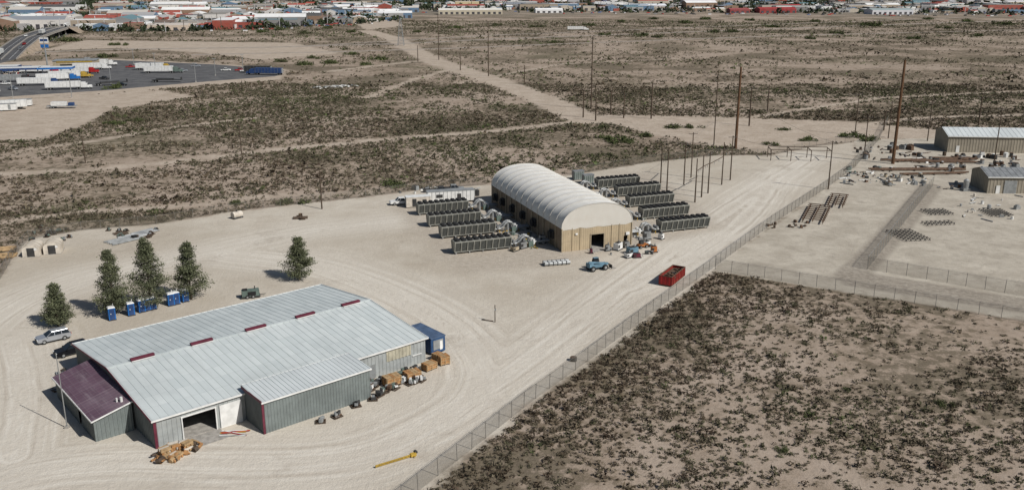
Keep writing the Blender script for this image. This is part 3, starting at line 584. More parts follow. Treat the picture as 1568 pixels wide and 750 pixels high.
hw_=[Vector((*P(u,v),z)) for u,v,z in hp]; e=group("highway_overpass",(0,0,0)); mb=MB()
nrm=[]
for i in range(len(hw_)):
    d=(hw_[min(i+1,len(hw_)-1)]-hw_[max(i-1,0)]); d.z=0; d.normalize(); nrm.append(Vector((-d.y,d.x,0)))
for i in range(len(hw_)-1):
    a_,b_=hw_[i],hw_[i+1]; na,nb_=nrm[i]*9,nrm[i+1]*9; up=Vector((0,0,.06)); dn_=Vector((0,0,1.2))
    mb.quad(a_-na+up,b_-nb_+up,b_+nb_+up,a_+na+up,'asph')
    for sg in (-1,1):
        A_,B_=a_+na*sg,b_+nb_*sg
        if i in (2,3): mb.quad(A_+up,B_+up,B_-dn_,A_-dn_,'conc'); 
        else:
            oa,ob=na.normalized()*sg*a_.z*1.6,nb_.normalized()*sg*b_.z*1.6; mb.quad(A_+up,B_+up,Vector((B_.x+ob.x,B_.y+ob.y,.02)),Vector((A_.x+oa.x,A_.y+oa.y,.02)),'bank')
        mb.beam(A_+Vector((0,0,.5)),B_+Vector((0,0,.5)),.3,.8,'conc')
    mb.beam(a_+Vector((0,0,.4)),b_+Vector((0,0,.4)),.5,.7,'conc')
    for sg in (-4.5,4.5): mb.quad(*[q_+Vector((0,0,.07)) for q_ in (a_+nrm[i]*(sg-.1),b_+nrm[i+1]*(sg-.1),b_+nrm[i+1]*(sg+.1),a_+nrm[i]*(sg+.1))],'white')
for t in (0.0,.5,1.0,1.5,2.0):
    i=2+int(min(t,1.99)); f_=t-int(min(t,1.99)); c_=hw_[i].lerp(hw_[i+1],f_)
    for sg in (-6,-2,2,6): mb.cyl((c_.x+nrm[i].x*sg,c_.y+nrm[i].y*sg,0),(c_.x+nrm[i].x*sg,c_.y+nrm[i].y*sg,c_.z-.9),.6,.6,8,'conc')
mb.build("deck_and_embankments",parent=e)
for t,sg,k,m_ in ((.4,4,'s','white'),(1.3,-4,'p','red2'),(2.2,4,'p','white'),(2.6,-4,'s','navy'),(3.5,5,'p','silver'),(4.3,-3,'p','bcar'),(4.9,4,'s','white'),(5.5,-4,'p','white'),(5.8,5,'p','dark'),(.9,-5,'p','silver')):
    i=int(t); c_=hw_[i].lerp(hw_[i+1],t-i)+nrm[i]*sg; d=hw_[i+1]-hw_[i]; a=math.atan2(d.y,d.x)+(0 if sg<0 else math.pi)
    (semi((c_.x,c_.y,c_.z+.12),a,m_,'white') if k=='s' else pickup((c_.x,c_.y,c_.z+.12),a,m_))
def canopy(u,v,Lx,Ly,m):
    mb=MB(); mb.box((0,0,5.3),(Lx,Ly,1.0),m); mb.box((0,0,5.85),(Lx-.6,Ly-.6,.1),'white')
    for i in range(4):
        x_=-Lx/2+2+i*(Lx-4)/3; mb.box((x_,0,2.4),(.5,.5,4.8),'white'); mb.box((x_+.8,0,.9),(.7,1,1.8),'red2')
    mb.build("fuel_canopy",P(u,v),.25)
canopy(32,120,22,9,'navy'); canopy(88,119,18,8,'blue'); canopy(8,117,16,10,'navy')
mb=MB(); mb.box((0,0,2.3),(24,12,4.6),'tan'); mb.box((0,0,4.8),(24.6,12.6,.4),'grey'); mb.box((0,-6.1,4.1),(20,.2,.6),'yellow'); mb.box((0,-6.05,1.5),(16,.15,2.4),'glass'); mb.box((6,2,5.4),(3,3,1),'grey'); mb.build("truck_stop_store",P(118,104),.25)
b=P(73,104); h=HT(b,58); mb=MB(); mb.cyl((0,0,0),(0,0,h),.5,.4,8,'grey'); mb.box((0,0,h-1.5),(5,.6,3),'white'); mb.box((0,0,h-5),(4.5,.6,2),'blue'); mb.box((0,0,h-1.5),(4.4,.7,1.4),'navy'); mb.build("tall_pylon_sign",b,.1)
for u,v,vt in ((238,108,82),(300,126,97),(170,128,92),(372,104,84),(110,150,112),(330,116,90),(20,150,110),(205,98,76),(0,140,100)):
    b=P(u,v); h=HT(b,vt); mb=MB(); mb.cyl((0,0,0),(0,0,h),.2,.14,6,'steel'); mb.box((0,0,h),(2.2,.5,.2),'grey'); mb.box((0,0,.3),(.6,.6,.6),'conc'); mb.build("street_lamp",b,.4)
mb=MB()
for i in range(60):
    mb.at(random.gauss(0,6),random.gauss(0,1.6),random.uniform(.1,.5),random.uniform(0,3),random.uniform(-.5,.5)); mb.box((0,0,0),(random.uniform(.6,2.8),random.uniform(.4,1.6),random.uniform(.2,.7)),random.choice(['conc','grey','white']))
mb.build("rubble_heap",P(508,134),.3)
# ---------------------------------------------------------------- yard equipment
def portapotty(u,v):
    mb=MB(); mb.box((0,0,.08),(1.2,1.25,.16),'dark'); mb.box((0,0,1.15),(1.1,1.15,2.0),'blue',0,.97,.97); mb.box((0,0,2.22),(1.18,1.22,.16),'white',0,.75,.75); mb.box((0,-.6,1.1),(.75,.04,1.8),'navy'); mb.box((-.2,-.63,1.2),(.12,.04,.15),'white'); mb.cyl((.4,.45,2.2),(.4,.45,2.6),.06,.06,6,'white'); mb.build("portable_toilet",P(u,v),RZ+random.uniform(-.15,.1))
for u,v in ((172,489),(201,482),(217,477),(225,475),(234,473),(262,467),(283,461),(270,465)): portapotty(u,v)
def crate(p,rz,s_,m='orange'):
    mb=MB(); x,y,z=s_; mb.box((0,0,z/2+.1),(x-.08,y-.08,z-.1),m)
    for sg in (-1,1):
        for k in (.15,.5,.85): mb.box((0,sg*y/2,z*k+.1),(x,.05,.12),'lumber')
        for k in (-.45,0,.45): mb.box((x*k,sg*(y/2+.02),z/2+.1),(.1,.06,z),'lumber'); mb.box((sg*x/2,y*k,z/2+.1),(.06,.1,z),'lumber')
        mb.box((0,sg*y*.35,.05),(x,.1,.1),'wood')
    for i in range(5): mb.box((-x/2+x*(i+.5)/5,0,z+.08),(x/5-.03,y,.05),random.choice(['lumber','orange']))
    mb.build("wooden_crate",p,rz)
for x_,y_,s_ in ((31.6,-3.4,(2.3,1.5,1.3)),(34.9,-3.6,(2.2,1.5,1.1)),(38.6,-2.6,(2.0,1.3,1.0)),(41.3,-2.4,(1.5,1.3,1.3)),(41.5,-.6,(1.3,1.1,1.0))): crate(wl(x_,y_)[:2],RZ+random.uniform(-.2,.2),s_)
def pallet_load(p,rz,m):
    mb=MB()
    for k in (-.45,0,.45): mb.box((0,k,.06),(1.3,.1,.12),'wood')
    for i in range(6): mb.box((-.6+i*.24,0,.14),(.15,1.1,.03),'wood')
    k=random.randint(2,5)
    for i in range(k): mb.box((random.uniform(-.35,.35),random.uniform(-.3,.3),.3+random.uniform(0,.3)),(random.uniform(.3,.8),random.uniform(.2,.6),random.uniform(.2,.6)),random.choice(m),random.uniform(0,1.5))
    mb.cyl((-.5,random.uniform(-.3,.3),.25),(.6,random.uniform(-.3,.3),.3),.08,.08,6,'rust'); mb.build("pallet_of_parts",p,rz)
for i in range(26): pallet_load(wl(27.8+random.random()*9,-1.0-random.random()*4.2)[:2],RZ+random.uniform(-.4,.4),['dark','grey','steel','rust','white','teal'])
for u,v in ((545,622),(516,638),(491,646),(571,612),(560,606),(580,606)): pallet_load(P(u,v),random.random(),['dark','black','grey'])
mb=MB()
for st_,(bx,by,br) in enumerate(((-1.3,.1,.1),(0,.35,-.1),(1.25,0,.2),(-.4,-1.0,.5))):
    for lay in range(4 if st_<3 else 2):
        for j in range(4):
            Lg=random.uniform(1.0,1.35); mb.at(bx+random.uniform(-.08,.08),by,0,br+(0 if lay%2 else 1.57)); mb.box((random.uniform(-.08,.08),-.45+j*.3,.16+lay*.3),(Lg,.26,.26),random.choice(['lumber','lumber','beige','orange']))
for i in range(40):
    a=random.uniform(0,6.28); rr=random.uniform(1.6,2.9); mb.at(math.cos(a)*rr*1.1,math.sin(a)*rr*.65,.2+random.random()*.2,random.uniform(0,3),random.uniform(-.4,.4),random.uniform(-.4,.4)); m_=random.choice(['lumber','orange','wood'])
    if i%3==0: mb.cyl((-.28,0,0),(.28,0,0),.3,.3,12,m_)
    else: mb.box((0,0,0),(random.uniform(.5,1.2),random.uniform(.15,.3),random.uniform(.12,.25)),m_)
mb.build("stacked_lumber_pile",P(270,694),RZ)
mb=MB()
for i in range(9): mb.cyl((random.uniform(-.8,.8),-1.6+random.uniform(-.3,.3),.08+.04*(i%3)),(random.uniform(-.8,.8),1.6+random.uniform(-.3,.3),.08+.05*(i%3)),.06,.06,6,random.choice(['red2','yellow','steel','white','rust']))
mb.build("pipe_bundle",P(358,664),RZ+.9)
mb=MB(); mb.beam((-2.6,0,.35),(2.0,0,.35),.1,.1,'yellow'); mb.beam((-2.6,0,.15),(2.0,0,.15),.08,.08,'yellow')
for i in range(9): mb.beam((-2.6+i*.5,0,.15),(-2.35+i*.5,0,.35),.05,.05,'yellow')
mb.box((2.3,0,.3),(.7,.45,.35),'yellow'); mb.cyl((2.7,0,.45),(2.7,.35,.45),.22,.22,8,'dark'); mb.beam((2.3,-.45,.2),(2.3,.5,.2),.1,.15,'yellow'); mb.build("jib_crane_boom",P(606,707),math.radians(33))
cp=wl(43.0,4.4); mb=MB(); mb.box((0,0,1.4),(2.6,6.4,2.4),'cblue'); mb.box((0,0,2.66),(2.75,6.6,.12),'croof')
for i in range(16): mb.box((1.32,-3.05+i*.4,1.4),(.06,.14,2.2),'navy'); mb.box((-1.32,-3.05+i*.4,1.4),(.06,.14,2.2),'navy'); mb.box((0,-3.05+i*.4,2.73),(2.6,.1,.03),'croof')
mb.box((0,-3.23,1.5),(1.8,.06,1.5),'grey'); mb.box((.5,-3.27,1.3),(.5,.05,1.4),'white'); mb.box((0,0,.12),(2.3,6.0,.2),'dark'); mb.build("blue_site_container",cp,RZ)
mb=MB(); mb.box((0,0,.9),(3,1.3,1.1),'teal'); mb.box((0,0,.3),(3.3,1.5,.2),'dark'); mb.box((-.9,0,1.5),(.8,1,.2),'black'); mb.cyl((.8,.2,1.4),(.8,.2,2),.1,.1,6,'dark'); wheels(mb,(-.6,.4),.8,.33,.2); mb.beam((1.6,0,.4),(2.6,0,.4),.1,.1,'dark'); mb.box((.2,-.67,.9),(1.4,.04,.7),'black'); mb.build("towable_generator",P(384,455),.35)
q=P(1028,440); a=math.radians(60); mb=MB(); Ld,Wdd,hd=7.2,2.5,1.9
mb.box((Ld/2,Wdd/2,.25),(Ld,Wdd,.12),'rust')
for yy in (0.05,Wdd-.05):
    mb.box((Ld/2,yy,1.1),(Ld,.08,1.6),'red')
    for i in range(9): mb.box((.2+i*.85,yy+(-.09 if yy<1 else .09),1.1),(.12,.1,1.6),'red')
    mb.box((Ld/2,yy,1.94),(Ld,.16,.12),'rust')
for xx in (.05,Ld-.05): mb.box((xx,Wdd/2,1.1),(.08,Wdd-.2,1.6),'red2'); mb.box((xx,Wdd/2,1.94),(.14,Wdd-.2,.12),'rust')
for i in range(3): mb.box((-.03,.5+i*.75,1.1),(.08,.12,1.6),'red2')
mb.box((Ld/2,Wdd/2,1.4),(Ld-.3,Wdd-.3,.1),'rust')
for i in range(22): mb.box((random.uniform(.6,6.6),random.uniform(.5,2),1.5),(random.uniform(.3,1.2),random.uniform(.2,.7),.3),random.choice(['rust','wood','wood','rust','dark']),random.random()*3)
for x_ in (.6,6.5): mb.cyl((x_,.2,.15),(x_,2.3,.15),.15,.15,8,'dark')
mb.build("roll_off_dumpster",q,a)
mb=MB(); mb.box((0,0,.95),(4.0,1.1,.6),'lblue'); mb.box((-1.6,0,1.25),(.9,1.7,.6),'lblue',0,.9,.9); wheels(mb,(-1.35,1.4),1.0,.55,.4); mb.box((.0,.6,1.55),(1.2,.8,.6),'dark'); mb.box((0,.6,1.98),(1.15,.78,.55),'glass',0,.85,.85); mb.box((0,.6,2.3),(1.0,.7,.07),'lblue')
mb.beam((-2.0,-.3,1.85),(2.3,-.3,1.15),.28,.32,'lblue'); mb.beam((2.1,-.3,1.2),(2.8,-.3,.55),.22,.22,'dark'); mb.box((2.85,-.3,.5),(.1,1.2,.7),'dark'); mb.beam((2.9,-.7,.12),(3.9,-.7,.12),.12,.06,'steel'); mb.beam((2.9,.1,.12),(3.9,.1,.12),.12,.06,'steel')
mb.build("telehandler",P(914,413),math.radians(25))
mb=MB()
for i in range(6):
    for k in range(2): x_=i*.9-2.3; mb.cyl((x_,-.5+k*1.0,.42),(x_+.7,-.5+k*1.0,.42),.42,.42,14,'steel'); mb.cyl((x_-.02,-.5+k*1.0,.42),(x_+.73,-.5+k*1.0,.42),.17,.17,8,'dark'); mb.cyl((x_-.05,-.5+k*1.0,.42),(x_+.02,-.5+k*1.0,.42),.47,.47,14,'grey')
mb.build("coil_rolls",P(850,405),.25)
def bin_(u,v,m,s_=(1.6,1.2,1.2),nm="equipment_skid",rz=0):
    mb=MB(); x,y,z=s_; mb.box((0,0,.12),(x+.3,y+.2,.18),'dark'); mb.box((0,0,z/2+.2),(x,y,z),m,0,.95,.95); mb.box((0,0,z+.25),(x*.7,y*.7,.12),'dark'); mb.cyl((x*.2,0,z+.2),(x*.2,0,z+.7),.12,.12,6,'steel'); mb.box((-x*.3,-y/2-.03,z*.5+.2),(x*.3,.06,z*.5),'dark'); mb.tube([(x/2,0,.5),(x/2+.5,0,.5),(x/2+.5,0,.2)],.07,'steel'); mb.build(nm,P(u,v),rz)
for u,v,m_,s_ in ((946,382,'white',(2,1.2,1.3)),(958,378,'steel',(1.4,1,1)),(968,388,'lblue',(2.2,1.4,1.2)),(962,394,'white',(1.6,1,.7)),(975,394,'maroon',(1.4,1,.7)),(1001,386,'orng',(1.1,.9,1.1)),(990,366,'grey',(1.5,1.2,1.6)),(1012,366,'white',(1,1,1)),(905,388,'maroon',(.6,.5,.8)),(930,384,'grey',(1,.6,1.1)),(990,375,'white',(1.6,1,.6)),(788,384,'tan',(1.6,1,.7)),(800,380,'steel',(1.6,1,1.2)),(830,372,'steel',(1.2,1,1.5))): bin_(u,v,m_,s_,rz=random.random())
mb=MB(); wheels(mb,(-.75,.75),.7,.33,.25); mb.box((0,0,.62),(2.1,.85,.5),'orng'); mb.box((-.25,0,1.15),(.9,.75,.75),'dark',0,.9,.9); mb.box((-.25,0,1.56),(1.0,.85,.07),'dark'); mb.beam((1.05,-.35,.75),(1.6,-.35,.3),.1,.1,'orng'); mb.beam((1.05,.35,.75),(1.6,.35,.3),.1,.1,'orng'); mb.box((1.7,0,.3),(.4,1.35,.4),'dark'); mb.build("skid_steer_loader",P(983,379),.5)
mb=MB(); mb.cyl((-1.2,0,.9),(1.2,0,.9),.75,.75,16,'beige'); mb.cyl((1.2,0,.9),(1.5,0,.9),.75,.3,16,'grey'); mb.box((0,0,.15),(2.6,1.3,.25),'dark'); mb.box((-.8,0,.5),(.2,1.3,.6),'grey'); mb.box((.8,0,.5),(.2,1.3,.6),'grey'); mb.cyl((0,0,1.6),(0,0,1.9),.2,.2,8,'dark'); mb.build("water_tank",P(363,334),.9)
for u,v in ((459,331),(463,336)): pallet_load(P(u,v),.3,['lumber','wood','rust'])
mb=MB(); mb.cyl((-1.6,0,.25),(1.6,0,.25),.16,.16,8,'wood')
for i in range(7): mb.cyl((-1.7,-.9+i*.28,.14),(1.7,-.9+i*.28,.14),.13,.13,8,'wood')
mb.build("log_stack",P(460,334),.2)
mb=MB(); mb.box((0,0,1.7),(12,2.5,2.6),'white'); mb.box((0,0,3.05),(12.1,2.6,.12),'grey')
for i in range(13): mb.box((-5.9+i*.98,-1.27,1.7),(.08,.06,2.5),'grey')
mb.box((2,-1.29,1.3),(1,.05,2),'dark'); mb.box((-3,-1.29,1.9),(1.6,.05,.8),'dark'); wheels(mb,(-4,-3),1.2,.45); mb.build("office_trailer",(P(690,309)[0],P(690,309)[1]),.25)
mb=MB(); mb.box((0,0,1.4),(6,2.4,2.4),'beige'); mb.box((0,0,2.66),(6.1,2.5,.1),'white'); mb.box((-3.02,0,1.4),(.05,2,2),'grey'); mb.box((-1,-1.22,1.3),(1,.06,1.9),'dark'); mb.box((1.5,-1.22,1.6),(1,.06,.7),'dark'); mb.build("site_container",P(640,316),.25)
for u,v in ((885,275),(900,281)):
    mb=MB(); mb.box((0,0,1.3),(3,1.6,2.4),'grey'); mb.box((0,0,2.56),(3.2,1.8,.1),'steel')
    for i in range(5): mb.box((-1.3+i*.6,-.83,1.3),(.3,.06,2),'teal')
    mb.build("electrical_cabinet",P(u,v),.36)
for u,v,r_ in ((52,389,.25),(83,385,.3)):
    mb=MB(); n_=10; pr=[(-1.6,0)]+[(-1.6*math.cos(math.pi*k/n_),1.5+1.0*math.sin(math.pi*k/n_)) for k in range(n_+1)]+[(1.6,0)]; mb.prism(pr,-2.2,2.2,'beige'); mb.box((0,-2.23,.95),(1.4,.06,1.9),'dark'); mb.box((0,0,.05),(3.4,4.6,.1),'conc'); mb.box((.9,-2.24,1.6),(.5,.04,.5),'white')
    for k in (-1.5,0,1.5): mb.prism([(a_*1.02,b_*1.02) for a_,b_ in pr],k-.06,k+.06,'tan')
    mb.build("storage_shelter",P(u,v),r_)
for u,v,Lp,nn_,m_,r_ in ((190,368,7,9,'grey',.9),(205,362,6,8,'steel',.9),(222,356,5,7,'steel',1.0),(10,392,4,8,'lumber',.2),(6,382,4,8,'lumber',.3),(185,358,3,4,'wood',.2)):
    mb=MB()
    for i in range(nn_): mb.cyl((-Lp/2+random.uniform(-.3,.3),i*.45-nn_*.22,.2),(Lp/2+random.uniform(-.3,.3),i*.45-nn_*.22,.2),.13,.13,7,m_)
    for x_ in (-Lp*.35,Lp*.35): mb.beam((x_,-nn_*.25,.05),(x_,nn_*.25,.05),.1,.1,'wood')
    mb.build("pipe_stack",P(u,v),r_)
for i in range(26): pallet_load(P(random.choice([random.uniform(160,245),random.uniform(40,110)]),random.uniform(349,364)+random.uniform(0,6)),random.random()*3,['dark','grey','teal','black','wood'])
# ---------------------------------------------------------------- right compound
def ladder_rack(u,v,Lr,Wr,rz,n_=8,m='rust'):
    mb=MB()
    for y_ in (-Wr/2,0,Wr/2): mb.beam((-Lr/2,y_,.75),(Lr/2,y_,.75),.2,.24,m)
    for i in range(n_):
        x_=-Lr/2+Lr*(i+.5)/n_; mb.beam((x_,-Wr/2-.5,.98),(x_,Wr/2+.5,.98),.18,.2,m)
        for y_ in (-Wr/2,Wr/2): mb.box((x_,y_,.32),(.14,.14,.62),m)
    mb.build("steel_pipe_rack",P(u,v),rz)
ladder_rack(1250,330,17,4.4,math.radians(66),9); ladder_rack(1282,310,13,3.4,math.radians(66),6)
def mat_grid(u,v,nx,ny,d,rz):
    mb=MB()
    for i in range(nx): mb.beam((i*d,0,.45),(i*d,ny*d-d,.45),.06,.06,'dark')
    for j in range(ny): mb.beam((0,j*d,.5),(nx*d-d,j*d,.5),.06,.06,'dark')
    for i in range(nx):
        for j in range(ny):
            mb.beam((i*d-.25,j*d,0),(i*d+.2,j*d,.6),.09,.09,'dark'); mb.beam((i*d+.25,j*d,0),(i*d-.2,j*d,.6),.09,.09,'dark')
    mb.build("rebar_support_grid",P(u,v),rz)
mat_grid(1387,370,6,8,1.1,.15); mat_grid(1420,346,7,3,1.1,.15); mat_grid(1425,330,6,5,1.1,.1); mat_grid(1518,332,6,7,1.0,0)
for u,v,Lp,n_,r_ in ((1400,262,26,3,.02),(1440,250,18,4,-.05),(1430,268,22,2,.1),(1460,246,10,4,0),(1395,248,12,3,.1)):
    mb=MB()
    for i in range(n_): mb.cyl((-Lp/2+random.uniform(-3,3),i*.9,.45),(Lp/2+random.uniform(-3,3),i*.9,.45),.24,.24,10,'rust')
    for x_ in (-Lp*.35,0,Lp*.35): mb.beam((x_,-.5,.1),(x_,n_*.9,.1),.25,.2,'wood')
    mb.build("rusty_pipe_stack",P(u,v),r_)
def gable_bldg(name,px,rz,Lx,Ly,ev,rg,wm,rm,doors=2):
    e=group(name,P(*px),rz); mb=MB(); gz=lambda s_:ev+(rg-ev)*(1-abs(s_-Ly/2)/(Ly/2))
    mb.wall((0,0),(Lx,0),lambda s_:ev,wm,per=.9); mb.wall((Lx,0),(Lx,Ly),gz,wm,per=.9); mb.wall((Lx,Ly),(0,Ly),lambda s_:ev,wm,per=.9); mb.wall((0,Ly),(0,0),gz,wm,per=.9); mb.build("walls",parent=e)
    mb=MB(); mb.quad((-.4,-.4,ev),(Lx+.4,-.4,ev),(Lx+.4,Ly/2,rg),(-.4,Ly/2,rg),rm); mb.quad((-.4,Ly/2,rg),(Lx+.4,Ly/2,rg),(Lx+.4,Ly+.4,ev),(-.4,Ly+.4,ev),rm)
    for i in range(int(Lx/1.5)): mb.beam((i*1.5,-.4,ev+.03),(i*1.5,Ly/2,rg+.03),.08,.06,rm)
    mb.box((Lx/2,-.42,ev-.1),(Lx+.8,.06,.25),'white'); mb.build("roof",parent=e)
    mb=MB()
    for i in range(doors): mb.box((Lx*(i+.6)/(doors+.3),-.12,1.7),(3.2,.1,3.4),'grey')
    mb.box((Lx*.12,-.12,1.05),(1,.1,2.1),'white'); mb.build("doors",parent=e)
TW=mat("taupe_siding",(.27,.24,.19),.6,0,.15,.4)
gable_bldg("metal_storage_building",(1450,233),math.radians(-5),26,12,5.2,7.2,TW,RA,0)
gable_bldg("workshop_building",(1511,296),math.radians(-2),22,10,4.4,6.0,TW,M['steel'],2)
mb=MB(); mb.box((0,0,.4),(1.8,1.8,.8),'grey'); mb.cyl((0,0,.8),(0,0,2.8),.7,.7,14,'steel'); mb.cyl((0,0,2.8),(0,0,3.2),.7,.2,14,'steel'); mb.beam((.75,0,0),(.75,0,2.8),.1,.1,'steel'); mb.build("storage_tank",P(1478,292),0)
def clutter(name,n_,us,vs,mats,smin=.3,smax=1.5):
    mb=MB(); c0=P((us[0]+us[1])/2,(vs[0]+vs[1])/2)
    for i in range(n_):
        q=P(random.uniform(*us),random.uniform(*vs)); mb.at(q[0]-c0[0],q[1]-c0[1],0,random.uniform(0,3)); s_=random.uniform(smin,smax); k=random.random()
        if k<.35: mb.box((0,0,s_*.3),(s_,s_*.6,s_*.6),random.choice(mats),0,.9,.85); mb.box((0,0,s_*.65),(s_*.5,s_*.4,s_*.1),random.choice(mats))
        elif k<.7: mb.cyl((-s_,0,.15),(s_,0,.15),.1,.1,6,random.choice(mats)); mb.cyl((-s_,.25,.15),(s_,.25,.15),.1,.1,6,random.choice(mats)); mb.box((0,.1,.05),(.1,.8,.1),'wood')
        else: mb.cyl((0,0,0),(0,0,s_*.7),s_*.35,s_*.35,8,random.choice(mats)); mb.cyl((0,0,s_*.7),(0,0,s_*.8),s_*.38,s_*.2,8,random.choice(mats))
    mb.build(name,c0)
clutter("scrap_yard_items",55,(1290,1375),(258,284),['steel','white','grey','rust','dark','teal']); clutter("scrap_yard_items",40,(1350,1420),(270,285),['steel','white','grey','dark','tan'])
clutter("scrap_yard_items",90,(1390,1560),(238,262),['rust','dark','wood','white','grey','steel'],.5,2); clutter("scrap_yard_items",25,(1430,1568),(264,296),['rust','dark','grey','steel']); clutter("scrap_yard_items",22,(1470,1568),(300,345),['white','grey','steel','beige'],.4,1.6)
clutter("scrap_yard_items",40,(745,830),(345,382),['steel','white','grey','teal','yellow','dark'],.3,1.1); clutter("scrap_yard_items",30,(935,1000),(330,392),['steel','white','teal','grey','dark'],.3,1.0)
clutter("scrap_yard_items",16,(1175,1240),(340,350),['rust','wood'],.3,1); clutter("scrap_yard_items",14,(80,130),(560,600),['dark','wood','grey'],.3,.8)
clutter("scrap_yard_items",30,(600,735),(288,300),['white','grey','dark','steel'],.5,2); clutter("scrap_yard_items",40,(1310,1420),(225,245),['rust','dark','wood','grey'],.6,2.2)
mb=MB()
for i in range(4): mb.beam((i*6,0,3.2),(i*6,6,3.2),.2,.2,'wood'); [mb.box((i*6,j,1.6),(.2,.2,3.2),'wood') for j in (0,6)]
mb.beam((0,0,3.4),(18,0,3.4),.18,.18,'wood'); mb.beam((0,6,3.4),(18,6,3.4),.18,.18,'wood'); mb.build("timber_frame",P(1180,246),-.1)
mb=MB(); mb.cyl((0,0,0),(0,0,.6),.5,.5,12,'dark'); mb.cyl((0,0,.6),(0,0,.65),.5,.3,12,'rust'); mb.build("steel_drum",P(878,552))
# ---------------------------------------------------------------- distant town
tv=[];tf=[];tc=[]
def tb(cx_,cy_,lx,ly,h,rz,wc,rc,gable):
    b=len(tv); cr,sr=math.cos(rz),math.sin(rz)
    def q(a,b_,z): tv.append((cx_+a*cr-b_*sr,cy_+a*sr+b_*cr,z))
    for z in (0,h):
        for i,j in ((-1,-1),(1,-1),(1,1),(-1,1)): q(i*lx/2,j*ly/2,z)
    if gable:
        q(-lx/2,0,h*1.35); q(lx/2,0,h*1.35)
        fs=[(0,1,5,4),(1,2,6,9,5),(2,3,7,6),(3,0,4,8,7),(4,5,9,8),(8,9,6,7)]; cs=[wc]*4+[rc]*2
    else: fs=[(0,1,5,4),(1,2,6,5),(2,3,7,6),(3,0,4,7),(4,5,6,7)]; cs=[wc]*4+[rc]
    for f,c_ in zip(fs,cs): tf.append([b+i for i in f]); tc.append(c_)
    if lx>14:
        k=int(lx/7); 
        for j in range(k):
            x0_=-lx/2+lx*(j+.25)/k; x1_=x0_+lx/k*.5; b=len(tv); q(x0_,-ly/2-.05,.2); q(x1_,-ly/2-.05,.2); q(x1_,-ly/2-.05,h*.55); q(x0_,-ly/2-.05,h*.55); tf.append([b,b+1,b+2,b+3]); tc.append((.05,.05,.06))
wcs=[(.65,.65,.63),(.45,.4,.33),(.35,.29,.22),(.6,.58,.55),(.22,.22,.22),(.35,.35,.35),(.25,.16,.11),(.12,.2,.3),(.3,.07,.05)]; rcs=[(.78,.78,.77),(.74,.74,.72),(.36,.36,.36),(.27,.25,.22),(.15,.11,.09),(.22,.24,.27),(.32,.07,.05),(.5,.47,.42),(.08,.08,.08),(.12,.22,.25)]
def edge_v(u):
    return np.interp(u,[-300,130,150,330,400,600,640,900,1100,1568,1900],[52,49,50,47,44,34,17,19,20,23,23])
cnt=0
while cnt<3700:
    u=random.uniform(-350,1950); v=random.uniform(-14,50)
    if v>edge_v(u)-2: continue
    x_,y_=P(u,v); left=u<620
    if not left and random.random()<.3: continue
    k=random.random()
    if k<.55: lx,ly,h=random.uniform(9,16),random.uniform(7,11),random.uniform(2.8,4.5)
    elif k<.92: lx,ly,h=random.uniform(16,34),random.uniform(10,18),random.uniform(4,7.5)
    else: lx,ly,h=random.uniform(34,65),random.uniform(18,28),random.uniform(5,10)
    if abs(u-(140 if v<40 else 100))<16 and v<52 : continue
    tb(x_,y_,lx,ly,h,.15+random.choice([0,math.pi/2])+random.uniform(-.05,.05),random.choice(wcs),random.choice(rcs),random.random()<.5); cnt+=1
for u,v,lx,ly,h,wc,rc in ((1187,20,55,22,6,(.3,.04,.04),(.32,.03,.03)),(1205,15,40,20,6,(.6,.6,.6),(.38,.04,.04)),(1130,20,30,18,5,(.25,.05,.05),(.3,.07,.07)),(1360,22,60,26,6,(.6,.6,.62),(.3,.36,.36)),(715,12,40,20,10,(.6,.5,.3),(.75,.7,.6)),(720,22,90,20,6,(.5,.45,.35),(.7,.68,.62)),(420,38,50,25,8,(.6,.6,.58),(.35,.2,.13)),(440,34,40,20,9,(.7,.65,.5),(.75,.72,.6)),(270,30,40,20,5,(.4,.08,.05),(.4,.1,.07)),(210,26,60,20,5,(.7,.7,.7),(.35,.08,.06)),(170,33,50,20,6,(.1,.3,.35),(.75,.75,.75)),(540,22,60,25,6,(.7,.7,.7),(.8,.8,.78)),(990,14,60,24,6,(.6,.62,.66),(.75,.77,.8)),(840,20,40,16,5,(.75,.75,.75),(.8,.8,.8)),(1560,8,60,30,6,(.5,.45,.35),(.7,.7,.7)),(60,30,70,30,7,(.7,.7,.7),(.8,.8,.8)),(30,44,50,22,6,(.6,.6,.6),(.2,.35,.4)),(330,22,70,24,6,(.7,.7,.7),(.8,.78,.74)),(200,44,60,18,5,(.6,.6,.6),(.7,.7,.68)),(260,46,40,18,5,(.6,.5,.4),(.5,.45,.4)),(340,43,50,20,6,(.3,.3,.3),(.2,.15,.12))):
    x_,y_=P(u,v); tb(x_,y_,lx,ly,h,.1,wc,rc,h<7)
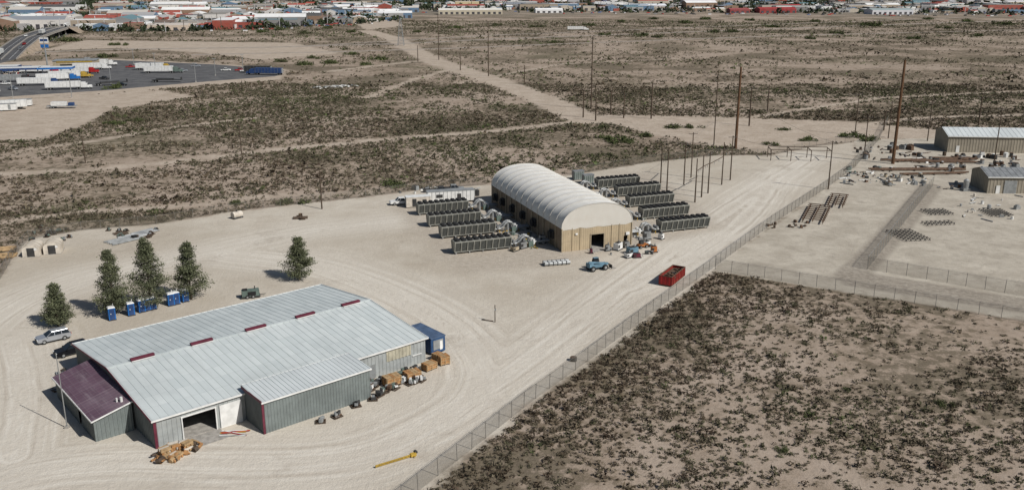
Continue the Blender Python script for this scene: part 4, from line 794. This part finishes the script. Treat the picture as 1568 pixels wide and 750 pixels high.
for i in range(2600):
    u=random.uniform(-100,1650); v=random.uniform(0,48)
    if v>edge_v(u)+3: continue
    x_,y_=P(u,v); c_=random.choice([(.7,.7,.7),(.05,.05,.05),(.3,.3,.3),(.4,.05,.04),(.7,.7,.72),(.1,.15,.3)]); rz=random.choice([0,1.57])+.15
    tb(x_,y_,4.6,1.9,1.0,rz,c_,c_,False); tb(x_,y_,2.6,1.7,1.5,rz,(.04,.04,.05),c_,False)
for i in range(420):
    u=random.uniform(-100,1650); v=random.uniform(4,50)
    if v>edge_v(u)+2: continue
    x_,y_=P(u,v); c_=random.choice([(.12,.1,.08),(.5,.5,.5)]); tb(x_,y_,.5,.5,random.uniform(9,14),0,c_,c_,False)
me=bpy.data.meshes.new("distant_town_buildings"); me.from_pydata(tv,[],tf)
a=me.attributes.new("col",'FLOAT_COLOR','FACE'); a.data.foreach_set("color",np.array([(*c_,1) for c_ in tc],dtype=np.float32).ravel())
n=NT("town_paint"); cc=n.mix(n.mr(n.noise(n.pos(),.2,4,.6),.35,.75,0,.2),n.attr("col").outputs["Color"],(.3,.27,.23)); me.materials.append(n.out(cc,.6)); me.update()
o=bpy.data.objects.new("distant_town_buildings",me); sc.collection.objects.link(o)
N=19000; u=rng.uniform(-300,1900,N); v=np.where(rng.uniform(0,1,N)<.6,rng.uniform(-16,14,N),rng.uniform(-10,50,N)); k=v<np.array([edge_v(a_) for a_ in u])+1; k&=(u<700)|(rng.uniform(0,1,N)<.75); u,v=u[k],v[k]
pt=np.array([P(a_,b_) for a_,b_ in zip(u,v)]); m_=masks(pt[:,0],pt[:,1]); kk=(m_['a_asph']<-4)&(m_['a_rail']<-2); pt=pt[kk]; N=len(pt)
r=rng.uniform(2.5,6.5,N); nn=NT("town_tree_foliage"); cc=nn.mix(nn.attr("tint").outputs["Fac"],(.018,.027,.014),(.05,.064,.03)); TT=nn.out(cc,.9)
clumps("distant_town_trees",pt[:,0],pt[:,1],r,r*1.3,18,r*.42,rng.uniform(0,1,N),TT)
print("objects",len(bpy.data.objects))
